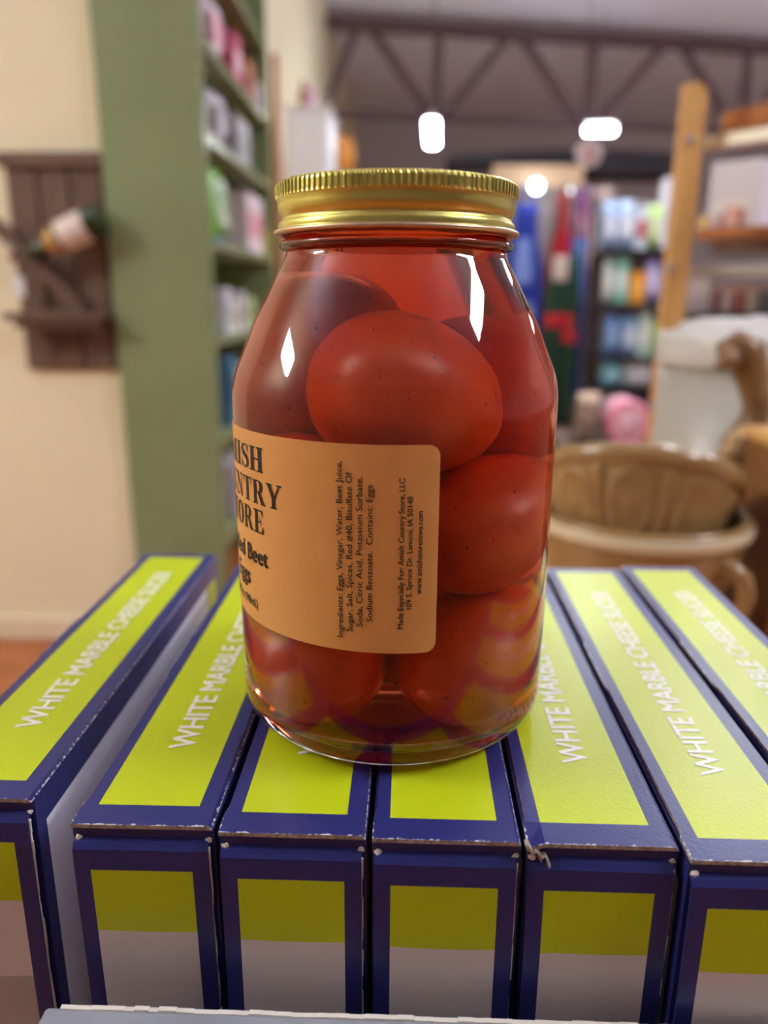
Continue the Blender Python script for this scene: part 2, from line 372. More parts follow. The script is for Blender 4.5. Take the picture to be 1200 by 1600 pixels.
def grid_panel(us, vs_, cells, fn):
    """a flat printed panel as a grid of cells; fn(u, v) -> 3D"""
    verts = [fn(u, v) for v in vs_ for u in us]; n = len(us); faces, mi = [], []
    for j in range(len(vs_) - 1):
        for i in range(n - 1):
            faces.append((j * n + i, j * n + i + 1, (j + 1) * n + i + 1, (j + 1) * n + i)); mi.append(cells(i, j))
    return verts, faces, mi
TXT_V, TXT_F = text_geo('WHITE MARBLE CHEESE SLICER', 0.022)
BH = 0.1345
def carton(x0, yf, W, L, label, lean=0.0, crushed=False, dz=0.0):
    zb_ = (ZT + 0.002) if x0 > TRX0 else ZT
    H = -zb_ + dz
    e = empty('slicer_box', (x0 + W / 2, yf + L / 2, zb_), label, 'box', 'lime and navy boxes in a row')
    e.rotation_euler = (0, lean, 0)
    hw, hl = W / 2, L / 2; bw = 0.0042
    bz = H - 0.0015
    # carton body: printed side faces with a navy border
    V, F, I = [], [], []
    def add(vfi):
        v, f, i = vfi; o = len(V); V.extend(v); F.extend([tuple(q + o for q in ff) for ff in f]); I.extend(i)
    ys = [-hl + 0.0012, -hl + 0.006, hl - 0.022, hl - 0.005, hl]; zs = [0, 0.006, bz - 0.009, bz]
    def sidecell(i, j):
        if i in (0, 3) or j in (0, 2): return 0
        return 2 if i == 2 else 1
    for sx in (-1, 1): add(grid_panel(ys, zs, sidecell, lambda u, v, sx=sx: (sx * hw, u, v)))
    add(grid_panel([-hw, hw], [0, bz], lambda i, j: 0, lambda u, v: (u, hl, v)))
    add(grid_panel([-hw, hw], [0, bz], lambda i, j: 0, lambda u, v: (u, -hl + 0.0012, v)))
    add(grid_panel([-hw, hw], [-hl + 0.0012, hl], lambda i, j: 3, lambda u, v: (u, v, bz)))
    add(grid_panel([-hw, hw], [-hl + 0.0012, hl], lambda i, j: 3, lambda u, v: (u, v, 0)))
    mesh_obj('body', V, F, [M_navy2, M_side, M_lime, M_navy2], e, I)
    # top flap: board with a printed upper skin; its free edge steps in and out around the tuck tab
    t0, t1 = bz + 0.0004, H
    nx = [-hw, -hw + bw, hw - bw - 0.0012, hw - 0.0012, hw - 0.0003]
    ny = [-hl, -hl + 0.008, -hl + 0.011, -hl + L * 0.40, -hl + L * 0.415, -hl + L * 0.575, -hl + L * 0.59, hl - 0.012, hl - 0.009, hl - 0.0052, hl]
    stepin = [0, 0, 1, 1, 0, 0, 1, 1, 0, 0, 0]
    def topfn(u, v, z, roll=True):
        k = min(range(len(ny)), key=lambda q: abs(ny[q] - v))
        uu = u
        if u == nx[0]: uu = u + 0.0008 * stepin[k]
        zz = z - (0.0011 if (u == nx[-1] and roll) else 0)
        if crushed and u == nx[0] and k == 0: zz -= 0.0014
        return (uu, v, zz)
    V, F, I = [], [], []
    def topcell(i, j): return 1 if (i == 1 and 1 <= j <= 8) else 0
    add(grid_panel(nx, ny, topcell, lambda u, v: topfn(u, v, t1)))
    add(grid_panel(nx, ny, lambda i, j: 2, lambda u, v: topfn(u, v, t0, False)))
    n = len(nx); m_ = len(ny); off = n * m_
    def rim(a, b): F.append((a, b, b + off, a + off)); I.append(2)
    for i in range(n - 1): rim(i, i + 1); rim((m_ - 1) * n + i, (m_ - 1) * n + i + 1)
    for j in range(m_ - 1): rim(j * n, (j + 1) * n); F.append((j * n + n - 1, (j + 1) * n + n - 1, (j + 1) * n + n - 1 + off, j * n + n - 1 + off)); I.append(0)
    tf = mesh_obj('top_flap', V, F, [M_navy, M_lime, M_board], e, I)
    # lettering runs away from the front end, letter tops to the left
    lx0 = TXT_V[:, 0].min(); lw = TXT_V[:, 0].max() - lx0
    y0 = -hl + 0.034; tl_ = 0.139; cap = 0.0075; ch = TXT_V[:, 1].max()
    tv = [(0.0038 - q[1] / ch * cap, y0 + (q[0] - lx0) / lw * tl_, t1 + 0.00012 + q[2]) for q in TXT_V]
    mesh_obj('lettering', tv, TXT_F, M_white_ink, tf)
    # front flap: rounded upper edge, navy frame, lime band over grey
    top = H - 0.0052
    fu = [-hw + 0.0004, -hw + 0.0046] + [(-hw + 0.0046) + (2 * hw - 0.0101) * k / 8 for k in range(1, 8)] + [hw - 0.0055, hw - 0.0012]
    fz = [top - 0.0072, top - 0.0255, top - 0.052, top - 0.0625, 0.0055, 0.0]
    fz2 = [top, top - 0.0005, top - 0.0016] + fz
    fyo = {0: 0.0022, 1: 0.0010, 2: 0.0002}
    def ffn(u, v):
        k = fz2.index(v); y = -hl - 0.0006 + fyo.get(k, 0.0)
        s = u / hw; z = v
        if k == 4: z -= 0.0006 * (1 - s * s)
        if k == 5: z += 0.001 * s
        if crushed:
            d = max(0.0, (-s - 0.55) / 0.45); z -= 0.0012 * d if k <= 4 else 0; y += 0.0012 * d if k <= 3 else 0
        return (u, y, z)
    def fcell(i, j):
        if i in (0, len(fu) - 2) or j <= 2 or j == len(fz2) - 2: return 0
        return {3: 1, 4: 2, 5: 3, 6: 3}.get(j, 3)
    v, f, i_ = grid_panel(fu, fz2, fcell, ffn)
    ff = mesh_obj('front_flap', v, f, [M_navy2, M_lime, M_grey, M_grey2], e, i_)
    so = ff.modifiers.new('board', 'SOLIDIFY'); so.thickness = 0.0008; so.offset = -1
    # torn white fibre along the flap's cut edge
    bmx = bmesh.new(); z = 0.004
    while z < top - 0.001:
        Lz = random.uniform(0.002, 0.007); d = random.uniform(-0.0001, 0.0002)
        box_bm((hw - 0.0013 + d, -hl - 0.0009, z), (hw - 0.0013 + d + random.uniform(0.0002, 0.0005), -hl - 0.0002, min(z + Lz, top - 0.0005)), bm=bmx); z += Lz
    bm_obj('torn_edge', bmx, M_torn, ff)
    # worn paper tufts at the two upper corners
    for sx, sc in ((-1, 1.0), (1, 0.8)):
        bmx = bmesh.new()
        bmesh.ops.create_icosphere(bmx, subdivisions=2, radius=0.0010 * sc)
        for q in bmx.verts:
            q.co *= random.uniform(0.7, 1.35); q.co.z *= 0.8; q.co.y *= 0.6; q.co += Vector((sx * (hw - 0.0014), -hl + 0.0009, top + 0.0006))
        bm_obj('frayed_corner', bmx, M_torn, e)
    if crushed:
        us, vv = [], []; fs = []
        nu, nv = 14, 5; vsx = []
        for a in range(nu):
            for b in range(nv):
                t = a / (nu - 1); wv = 0.0012 * math.sin(t * 19) * (0.4 + t)
                vsx.append((-hw - 0.0006 + 0.0062 * t, -hl - 0.0014 + 0.0035 * b / (nv - 1) + wv * 0.5, H - 0.0045 * t - 0.0006 + wv * 0.5 - 0.0008 * b / (nv - 1)))
        for a in range(nu - 1):
            for b in range(nv - 1): q = a * nv + b; fs.append((q, q + 1, q + nv + 1, q + nv))
        o = mesh_obj('torn_corner', vsx, fs, M_board, e, smooth=True); s = o.modifiers.new('t', 'SOLIDIFY'); s.thickness = 0.0008
        tag(o, 'torn crumpled cardboard corner')
    return e
BW, BL = 0.0368, 0.197
carton(-0.1300, -0.0605, BW, 0.2000, 'lime and navy box standing alone outside the grey tray')
carton(-0.0776, -0.0690, BW - 0.0006, 0.1950, 'lime and navy box at the tray end nearest the lone box', lean=math.radians(-0.5), dz=-0.0004)
carton(-0.0413, -0.0712, BW, 0.1975, 'lime and navy box carrying the jar, next to the tray-end box by the lone box')
carton(-0.0031, -0.0720, BW - 0.0002, 0.1985, 'lime and navy box carrying the jar beside the crushed-corner box')
carton(0.0348, -0.0722, BW, 0.1990, 'lime and navy box with a crushed torn front corner', crushed=True)
carton(0.0727, -0.0765, BW - 0.0004, 0.2040, 'lime and navy box standing forward between crushed-corner box and end box')
carton(0.1105, -0.0740, BW, 0.2060, 'lime and navy box at the tray end nearest the wooden crate')

# ================================================================== JAR
jar = empty('egg_jar', (0, 0, 0), 'glass jar of red pickled eggs with gold lid and orange label', 'jar')
outer = [(0, 0.0030), (0.028, 0.0026), (0.0345, 0.0004), (0.0375, 0.0001), (0.048, 0.0002), (0.0480, 0.1010), (0.0471, 0.1062),
         (0.0407, 0.1215), (0.0336, 0.1345), (0.0315, 0.1385), (0.0313, 0.1396), (0.0331, 0.1405), (0.0331, 0.1420), (0.0314, 0.1430),
         (0.0312, 0.1440), (0.0312, 0.1530), (0, 0.1530)]
oprof = fillet(outer, {4: 0.0105, 5: 0.0024, 6: 0.0024, 9: 0.0012, 11: 0.0007, 12: 0.0007}, 8)
oprof = [(0.0480 * 0 + r, z) for r, z in oprof]
lathe('glass_body', oprof, M_glass, jar, seg=160)
inner = [(0, 0.0058), (0.028, 0.0052), (0.0452, 0.0048), (0.0456, 0.1005), (0.0448, 0.1050), (0.0384, 0.1205), (0.0312, 0.1335), (0.0290, 0.1380),
         (0.0288, 0.1495), (0, 0.1495)]
iprof = fillet(inner, {2: 0.0100, 3: 0.002, 4: 0.002, 7: 0.002}, 8)
br = lathe('beet_brine', iprof, M_brine, None, seg=160)
tag(br, 'clear red-orange beet brine filling the glass jar', 'brine', kind='stuff')
# lid: gold screw cap with knurled skirt
M_gold = mat('gold_lacquer', (210, 202, 116), rough=0.30, metal=1.0, bump=0.03, scale=400, stretch=(1, 1, 6))
lprof = [(0, 0.1562), (0.0300, 0.1562), (0.0308, 0.1572), (0.0318, 0.1576), (0.0328, 0.1574), (0.0334, 0.1567), (0.0335, 0.1562), (0.0335, 0.1550), (0.0335, 0.1540),
         (0.0335, 0.1533), (0.0333, 0.1530), (0.0333, 0.1515), (0.03315, 0.1500), (0.0326, 0.1489), (0.0322, 0.1483), (0.0323, 0.1478),
         (0.0329, 0.1473), (0.0332, 0.1468), (0.0332, 0.1458), (0.0331, 0.1453), (0.0336, 0.1449), (0.0318, 0.1449), (0.0318, 0.1535), (0, 0.1535)]
NT = 116
def knurl(a, r, z):
    if 0.1536 < z < 0.1571 and r > 0.033:
        t = (a * NT / (2 * math.pi)) % 1.0
        return r + (0.00034 if t < 0.26 else -0.00012)
    return r
lid = lathe('lid', lprof, M_gold, jar, seg=NT * 4, fn=knurl, smooth=True)
lid.data.polygons.foreach_set('use_smooth', [not (0.1534 < p.center.z < 0.1572 and math.hypot(p.center.x, p.center.y) > 0.033) for p in lid.data.polygons])
ring = [(0.0334 + 0.00125 * math.cos(t) * 1.0, 0.1446 + 0.0008 * math.sin(t)) for t in [2 * math.pi * k / 10 for k in range(11)]]
tag(lathe('rolled_rim', ring, mat('red_reflection_gold', (214, 190, 160), rough=0.3, metal=0.8), lid, seg=128), 'rolled rim of the lid with a painted red reflection')  # red reflection put into the rim's colour: paler, pinker than the lid's gold

# paper label on the glass
RJ = 0.0480
U0, U1, Z0, Z1 = -0.117, 0.0123, 0.0380, 0.0932
def cylp(u, z, r): a = u / RJ; return (r * math.sin(a), -r * math.cos(a), z)
M_label = mat('orange_label_paper', (255, 190, 112), rough=0.45, col2=(252, 184, 104), scale=90)
_nt = M_label.node_tree; _tr = _nt.nodes.new('ShaderNodeBsdfTranslucent'); _tr.inputs[0].default_value = rgb(250, 190, 120); _ms = _nt.nodes.new('ShaderNodeMixShader'); _ms.inputs[0].default_value = 0.2
_nt.links.new(_nt.nodes['Principled BSDF'].outputs[0], _ms.inputs[1]); _nt.links.new(_tr.outputs[0], _ms.inputs[2]); _nt.links.new(_ms.outputs[0], _nt.nodes['Material Output'].inputs['Surface'])
def label_sheet():
    cr = 0.0030; us = [U0 + (U1 - U0) * k / 120 for k in range(121)]
    us = sorted(set(us + [U1 - cr * (1 - math.sin(t)) for t in [k * math.pi / 16 for k in range(9)]] + [U0 + cr * (1 - math.sin(t)) for t in [k * math.pi / 16 for k in range(9)]]))
    vs, fs = [], []
    for u in us:
        d = max(0, cr - (u - U0), cr - (U1 - u)); ins = cr - math.sqrt(max(0, cr * cr - d * d))
        for k in range(5): vs.append(cylp(u, Z0 + ins + (Z1 - Z0 - 2 * ins) * k / 4, RJ + 0.00012))
    for i in range(len(us) - 1):
        for k in range(4): a = i * 5 + k; fs.append((a, a + 5, a + 6, a + 1))
    o = mesh_obj('paper_label', vs, fs, M_label, jar, smooth=True)
    return o
label = label_sheet()
RT = RJ + 0.00030
def on_label(name, vs, fs): return mesh_obj(name, vs, fs, M_black, label)
def vline(s, ub, za, zb2, bold=0.0, cap=0.0016):
    v, f = text_geo(s, bold); a = v[:, 0].min(); w_ = v[:, 0].max() - a
    on_label('small_print', [cylp(ub - q[1] / 0.70 * cap, za + (q[0] - a) / w_ * (zb2 - za), RT + q[2]) for q in v], f)
vline('Ingredients: Eggs, Vinegar, Water, Beet Juice,', -0.0121, 0.0418, 0.0888, 0.004)
vline('Sugar, Salt, Spices, Red #40, Bisulfate Of', -0.0095, 0.0436, 0.0862, 0.004)
vline('Soda, Citric Acid, Potassium Sorbate,', -0.0069, 0.0452, 0.0851, 0.004)
vline('Sodium Benzoate.  Contains: Eggs', -0.0043, 0.0468, 0.0832, 0.004)
vline('Made Especially For: Amish Country Store, LLC', 0.0036, 0.0450, 0.0850, 0.016, 0.0014)
vline('109 S. Spruce Dr. Lamoni, IA 50140', 0.0057, 0.0504, 0.0804, 0.016, 0.0014)
vline('www.amishstoreiowa.com', 0.0082, 0.0545, 0.0766, 0.016, 0.0014)

# serif capitals, drawn stroke by stroke in a unit-high box
def rect(x0, y0, x1, y1): return [(x0, y0), (x1, y0), (x1, y1), (x0, y1)]
TH, TN, SF = 0.20, 0.075, 0.06
def serif(xc, y, w_=0.40): return rect(xc - w_ / 2, y, xc + w_ / 2, y + SF)
def arc_ring(cx, cy_, ao, bo, ai, bi, t0, t1, n=20):
    out = []
    for k in range(n):
        a = t0 + (t1 - t0) * k / n; b = t0 + (t1 - t0) * (k + 1) / n
        out.append([(cx + ao * math.cos(a), cy_ + bo * math.sin(a)), (cx + ao * math.cos(b), cy_ + bo * math.sin(b)),
                    (cx + ai * math.cos(b), cy_ + bi * math.sin(b)), (cx + ai * math.cos(a), cy_ + bi * math.sin(a))])
    return out
def stroke(pts, wid):
    out = []; n = len(pts); nn = []
    for i in range(n):
        d = Vector(pts[min(i + 1, n - 1)]) - Vector(pts[max(i - 1, 0)]); d.normalize(); nn.append(Vector((-d.y, d.x)) * wid[i] / 2)
    for i in range(n - 1):
        a, b = Vector(pts[i]), Vector(pts[i + 1])
        out.append([tuple(a - nn[i]), tuple(b - nn[i + 1]), tuple(b + nn[i + 1]), tuple(a + nn[i])])
    return out
def glyph(c):
    g = []
    if c == 'I': g = [rect(.12, 0, .32, 1), serif(.22, 0), serif(.22, 1 - SF)]; w_ = .44
    elif c == 'H': g = [rect(.1, 0, .3, 1), rect(.6, 0, .8, 1), rect(.3, .47, .6, .54)] + [serif(x, y) for x in (.2, .7) for y in (0, 1 - SF)]; w_ = .9
    elif c == 'N': g = [rect(.16, 0, .235, 1), rect(.72, 0, .795, 1), [(.06, 1), (.28, 1), (.795, 0), (.70, 0)], serif(.2, 0, .34), serif(.757, 1 - SF, .34), rect(.02, 1 - SF, .2, 1)]; w_ = .93
    elif c == 'T': g = [rect(.32, 0, .52, 1), serif(.42, 0), rect(.04, 1 - .07, .8, 1), [(.04, 1), (.04, .72), (.075, .72), (.13, .93)], [(.8, 1), (.8, .72), (.765, .72), (.71, .93)]]; w_ = .84
    elif c == 'R': g = [rect(.12, 0, .32, 1), serif(.22, 0), rect(.02, 1 - SF, .2, 1), rect(.3, .94, .46, 1), rect(.3, .47, .46, .53)] + arc_ring(.46, .735, .30, .265, .10, .205, -math.pi / 2, math.pi / 2) + [[(.40, .5), (.60, .52), (.88, .0), (.66, 0)], rect(.66, 0, .95, SF)]; w_ = .95
    elif c == 'Y': g = [rect(.34, 0, .54, .48), serif(.44, 0), [(.04, 1), (.27, 1), (.54, .42), (.34, .42)], [(.74, 1), (.82, 1), (.54, .42), (.46, .42)], rect(-.01, 1 - SF, .34, 1), rect(.62, 1 - SF, .92, 1)]; w_ = .9
    elif c == 'O': g = arc_ring(.42, .5, .40, .52, .19, .46, 0, 2 * math.pi, 40); w_ = .84
    elif c == 'C': g = arc_ring(.42, .5, .40, .52, .19, .46, math.radians(50), math.radians(312), 34) + [rect(.70, .68, .76, .98)]; w_ = .82
    elif c == 'E': g = [rect(.12, 0, .32, 1), rect(.02, 0, .72, .065), rect(.02, .935, .70, 1), rect(.3, .47, .54, .53), [(.70, 1), (.70, .72), (.665, .72), (.60, .94)], [(.74, 0), (.74, .30), (.70, .30), (.60, .06)], rect(.52, .36, .56, .64)]; w_ = .78
    elif c == 'S':
        pts = [(.60, .74), (.55, .90), (.36, .97), (.17, .90), (.12, .74), (.24, .60), (.42, .50), (.58, .38), (.60, .22), (.50, .07), (.32, .03), (.13, .12), (.09, .28)]
        g = stroke(pts, [.05, .06, .06, .11, .17, .20, .21, .20, .17, .11, .06, .06, .05]) + [rect(.60, .68, .64, 1.0), rect(.05, 0, .09, .34)]; w_ = .70
    elif c == 'A': g = [[(.38, 1), (.46, 1), (.16, 0), (.08, 0)], [(.34, 1), (.52, 1), (.86, 0), (.64, 0)], rect(.24, .30, .62, .36), serif(.12, 0, .30), serif(.75, 0, .38)]; w_ = .9
    elif c == 'M': g = [rect(.15, 0, .225, 1), [(.06, 1), (.30, 1), (.58, 0), (.50, 0)], [(.80, 1), (.88, 1), (.58, 0), (.50, 0)], rect(.80, 0, 1.0, 1), serif(.19, 0, .32), serif(.9, 0), rect(.9, 1 - SF, 1.1, 1), rect(.0, 1 - SF, .2, 1)]; w_ = 1.12
    elif c == 'U': g = [rect(.1, .34, .3, 1), rect(.69, .34, .765, 1), serif(.2, 1 - SF), serif(.73, 1 - SF, .32)] + arc_ring(.432, .34, .333, .36, .15, .30, math.pi, 2 * math.pi); w_ = .88
    return g, w_
def serif_line(s, uc, zb2, cap, width):
    polys = []; x = 0.0
    for c in s:
        g, w_ = glyph(c); polys += [[(px + x, py) for px, py in q] for q in g]; x += w_ + 0.06
    x -= 0.06; vs, fs = [], []
    for q in polys:
        n = len(vs); vs += [cylp(uc + (px / x - 0.5) * width, zb2 + py * cap, RT) for px, py in q]; fs.append(tuple(range(n, n + len(q))))
    on_label('title_lettering', vs, fs)
UC = -0.0525
serif_line('AMISH', -0.0541, 0.0826, 0.0067, 0.0334)
serif_line('COUNTRY', UC, 0.0736, 0.0067, 2 * (0.0525 - 0.0303))
serif_line('STORE', UC, 0.0653, 0.0067, 2 * (0.0525 - 0.0380))
def hline(s, uc, zb2, cap, width, bold):
    v, f = text_geo(s, bold); a = v[:, 0].min(); w_ = v[:, 0].max() - a
    on_label('name_lettering', [cylp(uc + ((q[0] - a) / w_ - 0.5) * width, zb2 + q[1] / 0.70 * cap, RT + q[2]) for q in v], f)
hline('Pickled Beet', UC, 0.0562, 0.0050, 2 * (0.0525 - 0.0366), 0.024)
hline('Eggs', UC, 0.0487, 0.0050, 2 * (0.0525 - 0.0469), 0.024)
hline('32 fl. oz. (946mL)', UC, 0.0424, 0.0026, 2 * (0.0525 - 0.0428), 0.020)

# eggs
def egg_mat():
    m = mat('pickled_egg', (236, 104, 48), rough=0.3, col2=(224, 80, 34), scale=60)
    nt = m.node_tree; b = nt.nodes['Principled BSDF']
    b.inputs['Subsurface Weight'].default_value = 0.25; b.inputs['Subsurface Radius'].default_value = (0.008, 0.003, 0.0015); b.inputs['Subsurface Scale'].default_value = 1.0
    base = b.inputs['Base Color'].links[0].from_socket
    tc = nt.nodes.new('ShaderNodeTexCoord'); n = nt.nodes.new('ShaderNodeTexNoise'); n.inputs['Scale'].default_value = 620; n.inputs['Detail'].default_value = 2
    mp = nt.nodes.new('ShaderNodeMapping'); mp.inputs['Scale'].default_value = (1, 0.45, 1.0); nt.links.new(tc.outputs['Object'], mp.inputs['Vector'])
    nt.links.new(mp.outputs['Vector'], n.inputs['Vector'])
    th = nt.nodes.new('ShaderNodeMapRange'); th.inputs[1].default_value = 0.70; th.inputs[2].default_value = 0.75; nt.links.new(n.outputs['Fac'], th.inputs[0])
    mix = nt.nodes.new('ShaderNodeMix'); mix.data_type = 'RGBA'; nt.links.new(base, mix.inputs['A']); mix.inputs['B'].default_value = rgb(120, 30, 14)
    nt.links.new(th.outputs[0], mix.inputs['Factor']); nt.links.new(mix.outputs['Result'], b.inputs['Base Color'])
    return m
M_egg = egg_mat()
EGGS = [((3.5, -21.3, 101.0), (0.91, 0.19, -0.37), 'large red egg pressed against the glass above the label'),
        ((23.6, -10.0, 65.9), (0.72, 0.64, 0.29), 'shiny orange-red egg beside the label edge under the large egg'),
        ((21.0, -12.0, 26.9), (0.18, 0.84, 0.52), 'orange-red egg near the jar bottom under the shiny egg'),
        ((-20.4, -12.8, 26.8), (0.02, 0.79, 0.61), 'dark red egg at the jar bottom below the printed title'),
        ((-21.4, -13.5, 69.2), (-0.04, 0.61, 0.79), 'red egg hidden behind the jar label'),
        ((-3.6, 25.3, 63.4), (0.96, 0.11, -0.27), 'red egg deep in the jar behind the label'),
        ((2.1, 24.8, 24.6), (0.99, 0.11, 0.06), 'red egg at the back of the jar bottom'),
        ((18.4, 17.0, 95.2), (0.48, -0.87, -0.04), 'dim red egg behind the large egg'),
        ((-18.6, 12.4, 107.1), (0.61, 0.4, 0.69), 'topmost dim red egg under the gold lid')]
def egg_mesh():
    vs, fs = [], []; nr, ns = 24, 32
    for i in range(nr + 1):
        t = math.pi * i / nr
        for k in range(ns):
            a = 2 * math.pi * k / ns; cz = math.cos(t)
            r = 0.0196 * math.sin(t) * (1 - 0.10 * cz)
            vs.append((r * math.cos(a), r * math.sin(a), 0.0238 * cz - 0.0005))
    for i in range(nr):
        for k in range(ns): k2 = (k + 1) % ns; fs.append((i * ns + k, (i + 1) * ns + k, (i + 1) * ns + k2, i * ns + k2))
    me = bpy.data.meshes.new('pickled_egg'); me.from_pydata(vs, [], fs); me.materials.append(M_egg)
    bm = bmesh.new(); bm.from_mesh(me); bmesh.ops.remove_doubles(bm, verts=bm.verts, dist=1e-6); bmesh.ops.recalc_face_normals(bm, faces=bm.faces); bm.to_mesh(me); bm.free()
    me.polygons.foreach_set('use_smooth', [True] * len(me.polygons)); return me
EM = egg_mesh()
for (c, ax, lab) in EGGS:
    o = link(bpy.data.objects.new('pickled_egg', EM)); o.location = Vector(c) / 1000
    o.rotation_euler = Vector(ax).to_track_quat('Z', 'Y').to_euler(); tag(o, lab, 'egg', 'pickled eggs in the jar')

# ================================================================== BOWLS AND THINGS ON THE TABLE
M_ware = mat('tan_glaze', (160, 128, 82), rough=0.22, col2=(148, 115, 70), scale=18, coat=0.3)
M_stripe = mat('cream_slip', (214, 200, 168), rough=0.25)
YB = 0.52; bc = P(1000, 862, YB - 0.10); BX = P(1000, 800, YB).x; zs_ = bc.z
pot = empty('batter_bowl', (BX, YB, ZT), 'tan stoneware batter bowl with cream stripe and loop handle', 'bowl')
hz = zs_ - ZT
RB = 0.104
bprof = [(0, 0.0), (0.060, 0.0), (0.063, 0.006), (0.070, 0.018), (0.086, hz * 0.5), (0.098, hz * 0.8), (RB - 0.002, hz), (RB, hz + 0.012), (RB - 0.002, hz + 0.016), (RB - 0.008, hz + 0.014),
         (RB - 0.010, hz), (0.090, hz * 0.8), (0.076, hz * 0.5), (0.058, 0.02), (0, 0.012)]
lathe('body', bprof, M_ware, pot, seg=96)
for dz in (0.004,):
    sp = [(RB + 0.0008 + 0.0014 * math.cos(t), hz + dz + 0.0065 * math.sin(t)) for t in [2 * math.pi * k / 10 for k in range(11)]]
    tag(lathe('stripe', sp, M_stripe, pot, seg=96), 'cream slip stripe')
h0 = P(1085, 892, YB - 0.055) - pot.location
hp = [P(1078, 888, YB - 0.060), P(1105, 884, YB - 0.075), P(1140, 886, YB - 0.085), P(1162, 905, YB - 0.09), P(1166, 930, YB - 0.09), P(1155, 958, YB - 0.085), P(1125, 985, YB - 0.07), P(1095, 1000, YB - 0.055), P(1060, 1008, YB - 0.05)]
tube('handle', [q - pot.location for q in hp], [0.011, 0.010, 0.009, 0.0085, 0.0085, 0.0085, 0.009, 0.010, 0.011], M_ware, pot, seg=12)
# embossed bowl, tipped back inside the batter bowl
rc = P(1000, 736, YB + 0.005)
ax = Vector((math.sin(math.radians(9)), math.sin(math.radians(25)), 0.9)).normalized()
bowl = empty('mixing_bowl', rc - ax * 0.098, 'tan stoneware mixing bowl with embossed ovals tipped inside the batter bowl', 'bowl')
bowl.rotation_euler = ax.to_track_quat('Z', 'Y').to_euler()
wp = [(0, 0.0), (0.050, 0.0), (0.052, 0.005), (0.056, 0.010)] + [(0.056 + 0.036 * (k / 24) ** 0.75, 0.010 + 0.070 * k / 24) for k in range(1, 25)] + \
     [(0.0935, 0.081), (0.0965, 0.083), (0.0985, 0.088), (0.0985, 0.094), (0.0965, 0.098), (0.093, 0.098), (0.090, 0.094), (0.087, 0.080), (0.070, 0.035), (0.05, 0.014), (0, 0.010)]
def emboss(a, r, z):
    if not (0.014 < z < 0.079 and r > 0.055): return r
    n = 9; t = (a * n / (2 * math.pi)) % 1.0 - 0.5; h = (z - 0.046) / 0.030
    d = math.hypot(t / 0.34, h); out = r
    out += 0.0022 * math.exp(-((d - 0.95) / 0.13) ** 2)
    out += 0.0022 * math.exp(-((abs(t / 0.12) + abs(h / 0.36)) / 0.8) ** 2)
    out += 0.0034 * max(0, 1 - ((0.5 - abs(t)) / 0.085) ** 2)
    return out
lathe('body', wp, M_ware, bowl, seg=270, fn=emboss)
# lidded enamel bin
M_enamel = mat('grey_white_enamel', (182, 180, 172), rough=0.25)
YN = 0.80; bx = P(1185, 520, YN).x; zl = P(1150, 522, YN - 0.10).z
binn = empty('enamel_bin', (bx, YN, ZT), 'pale grey enamel bin with white lid on the table', 'bin')
hb = zl - ZT; rb = P(1185, 600, YN).x - P(1044, 600, YN).x
lathe('body', fillet([(0, 0), (rb * 0.97, 0), (rb, 0.006), (rb, hb - 0.04), (rb * 0.97, hb - 0.04), (0, hb - 0.04)], {1: 0.004}), M_enamel, binn, seg=72)
ld = lathe('lid', [(0, hb - 0.042), (rb + 0.006, hb - 0.042), (rb + 0.007, hb - 0.038), (rb + 0.007, hb - 0.008), (rb + 0.004, hb - 0.002), (rb * 0.85, hb), (rb * 0.8, hb + 0.010), (rb * 0.6, hb + 0.016), (0, hb + 0.018)], mat('white_enamel', (208, 208, 206), 0.25), binn, seg=72)
lathe('lid_button', [(0, hb + 0.016), (0.012, hb + 0.016), (0.011, hb + 0.019), (0, hb + 0.020)], M_white, ld, seg=24)
# carved figure in front of the bin
YG = 0.62
fig = empty('carved_figure', P(1165, 700, YG) * 1.0, 'dark brown carved wooden figure with a curved neck before the enamel bin', 'figurine')
fig.location.z = ZT
gp = [(1134, 566, .010), (1136, 549, .020), (1150, 543, .0265), (1166, 552, .0285), (1172, 575, .026), (1178, 605, .022), (1184, 635, .021), (1178, 662, .024), (1166, 690, .034), (1160, 725, .042), (1162, 770, .046), (1164, 820, .044), (1166, 862, .040)]
M_carve = mat('carved_brown_wood', (96, 66, 42), rough=0.35, col2=(150, 112, 74), scale=26, stretch=(1, 1, 0.5))
pts = [P(a, b, YG) - fig.location for a, b, r in gp]; rr = [r * 0.72 for a, b, r in gp]
pts.append(Vector((pts[-1].x, pts[-1].y, 0.0))); rr.append(0.03)
tube('body', pts, rr, M_carve, fig, seg=18)
tube('beak', [P(1146, 556, YG - 0.012) - fig.location, P(1130, 566, YG - 0.016) - fig.location, P(1120, 574, YG - 0.018) - fig.location], [0.013, 0.008, 0.003], M_carve, fig, seg=10)
for (a, b) in ((1140, 690), (1150, 672)):
    tube('wing', [P(a + 14, b, YG - 0.028) - fig.location, P(a, b + 14, YG - 0.034) - fig.location, P(a - 8, b + 34, YG - 0.030) - fig.location], [0.006, 0.010, 0.003], mat('pale_carving', (196, 164, 122), rough=0.5), fig, seg=10)
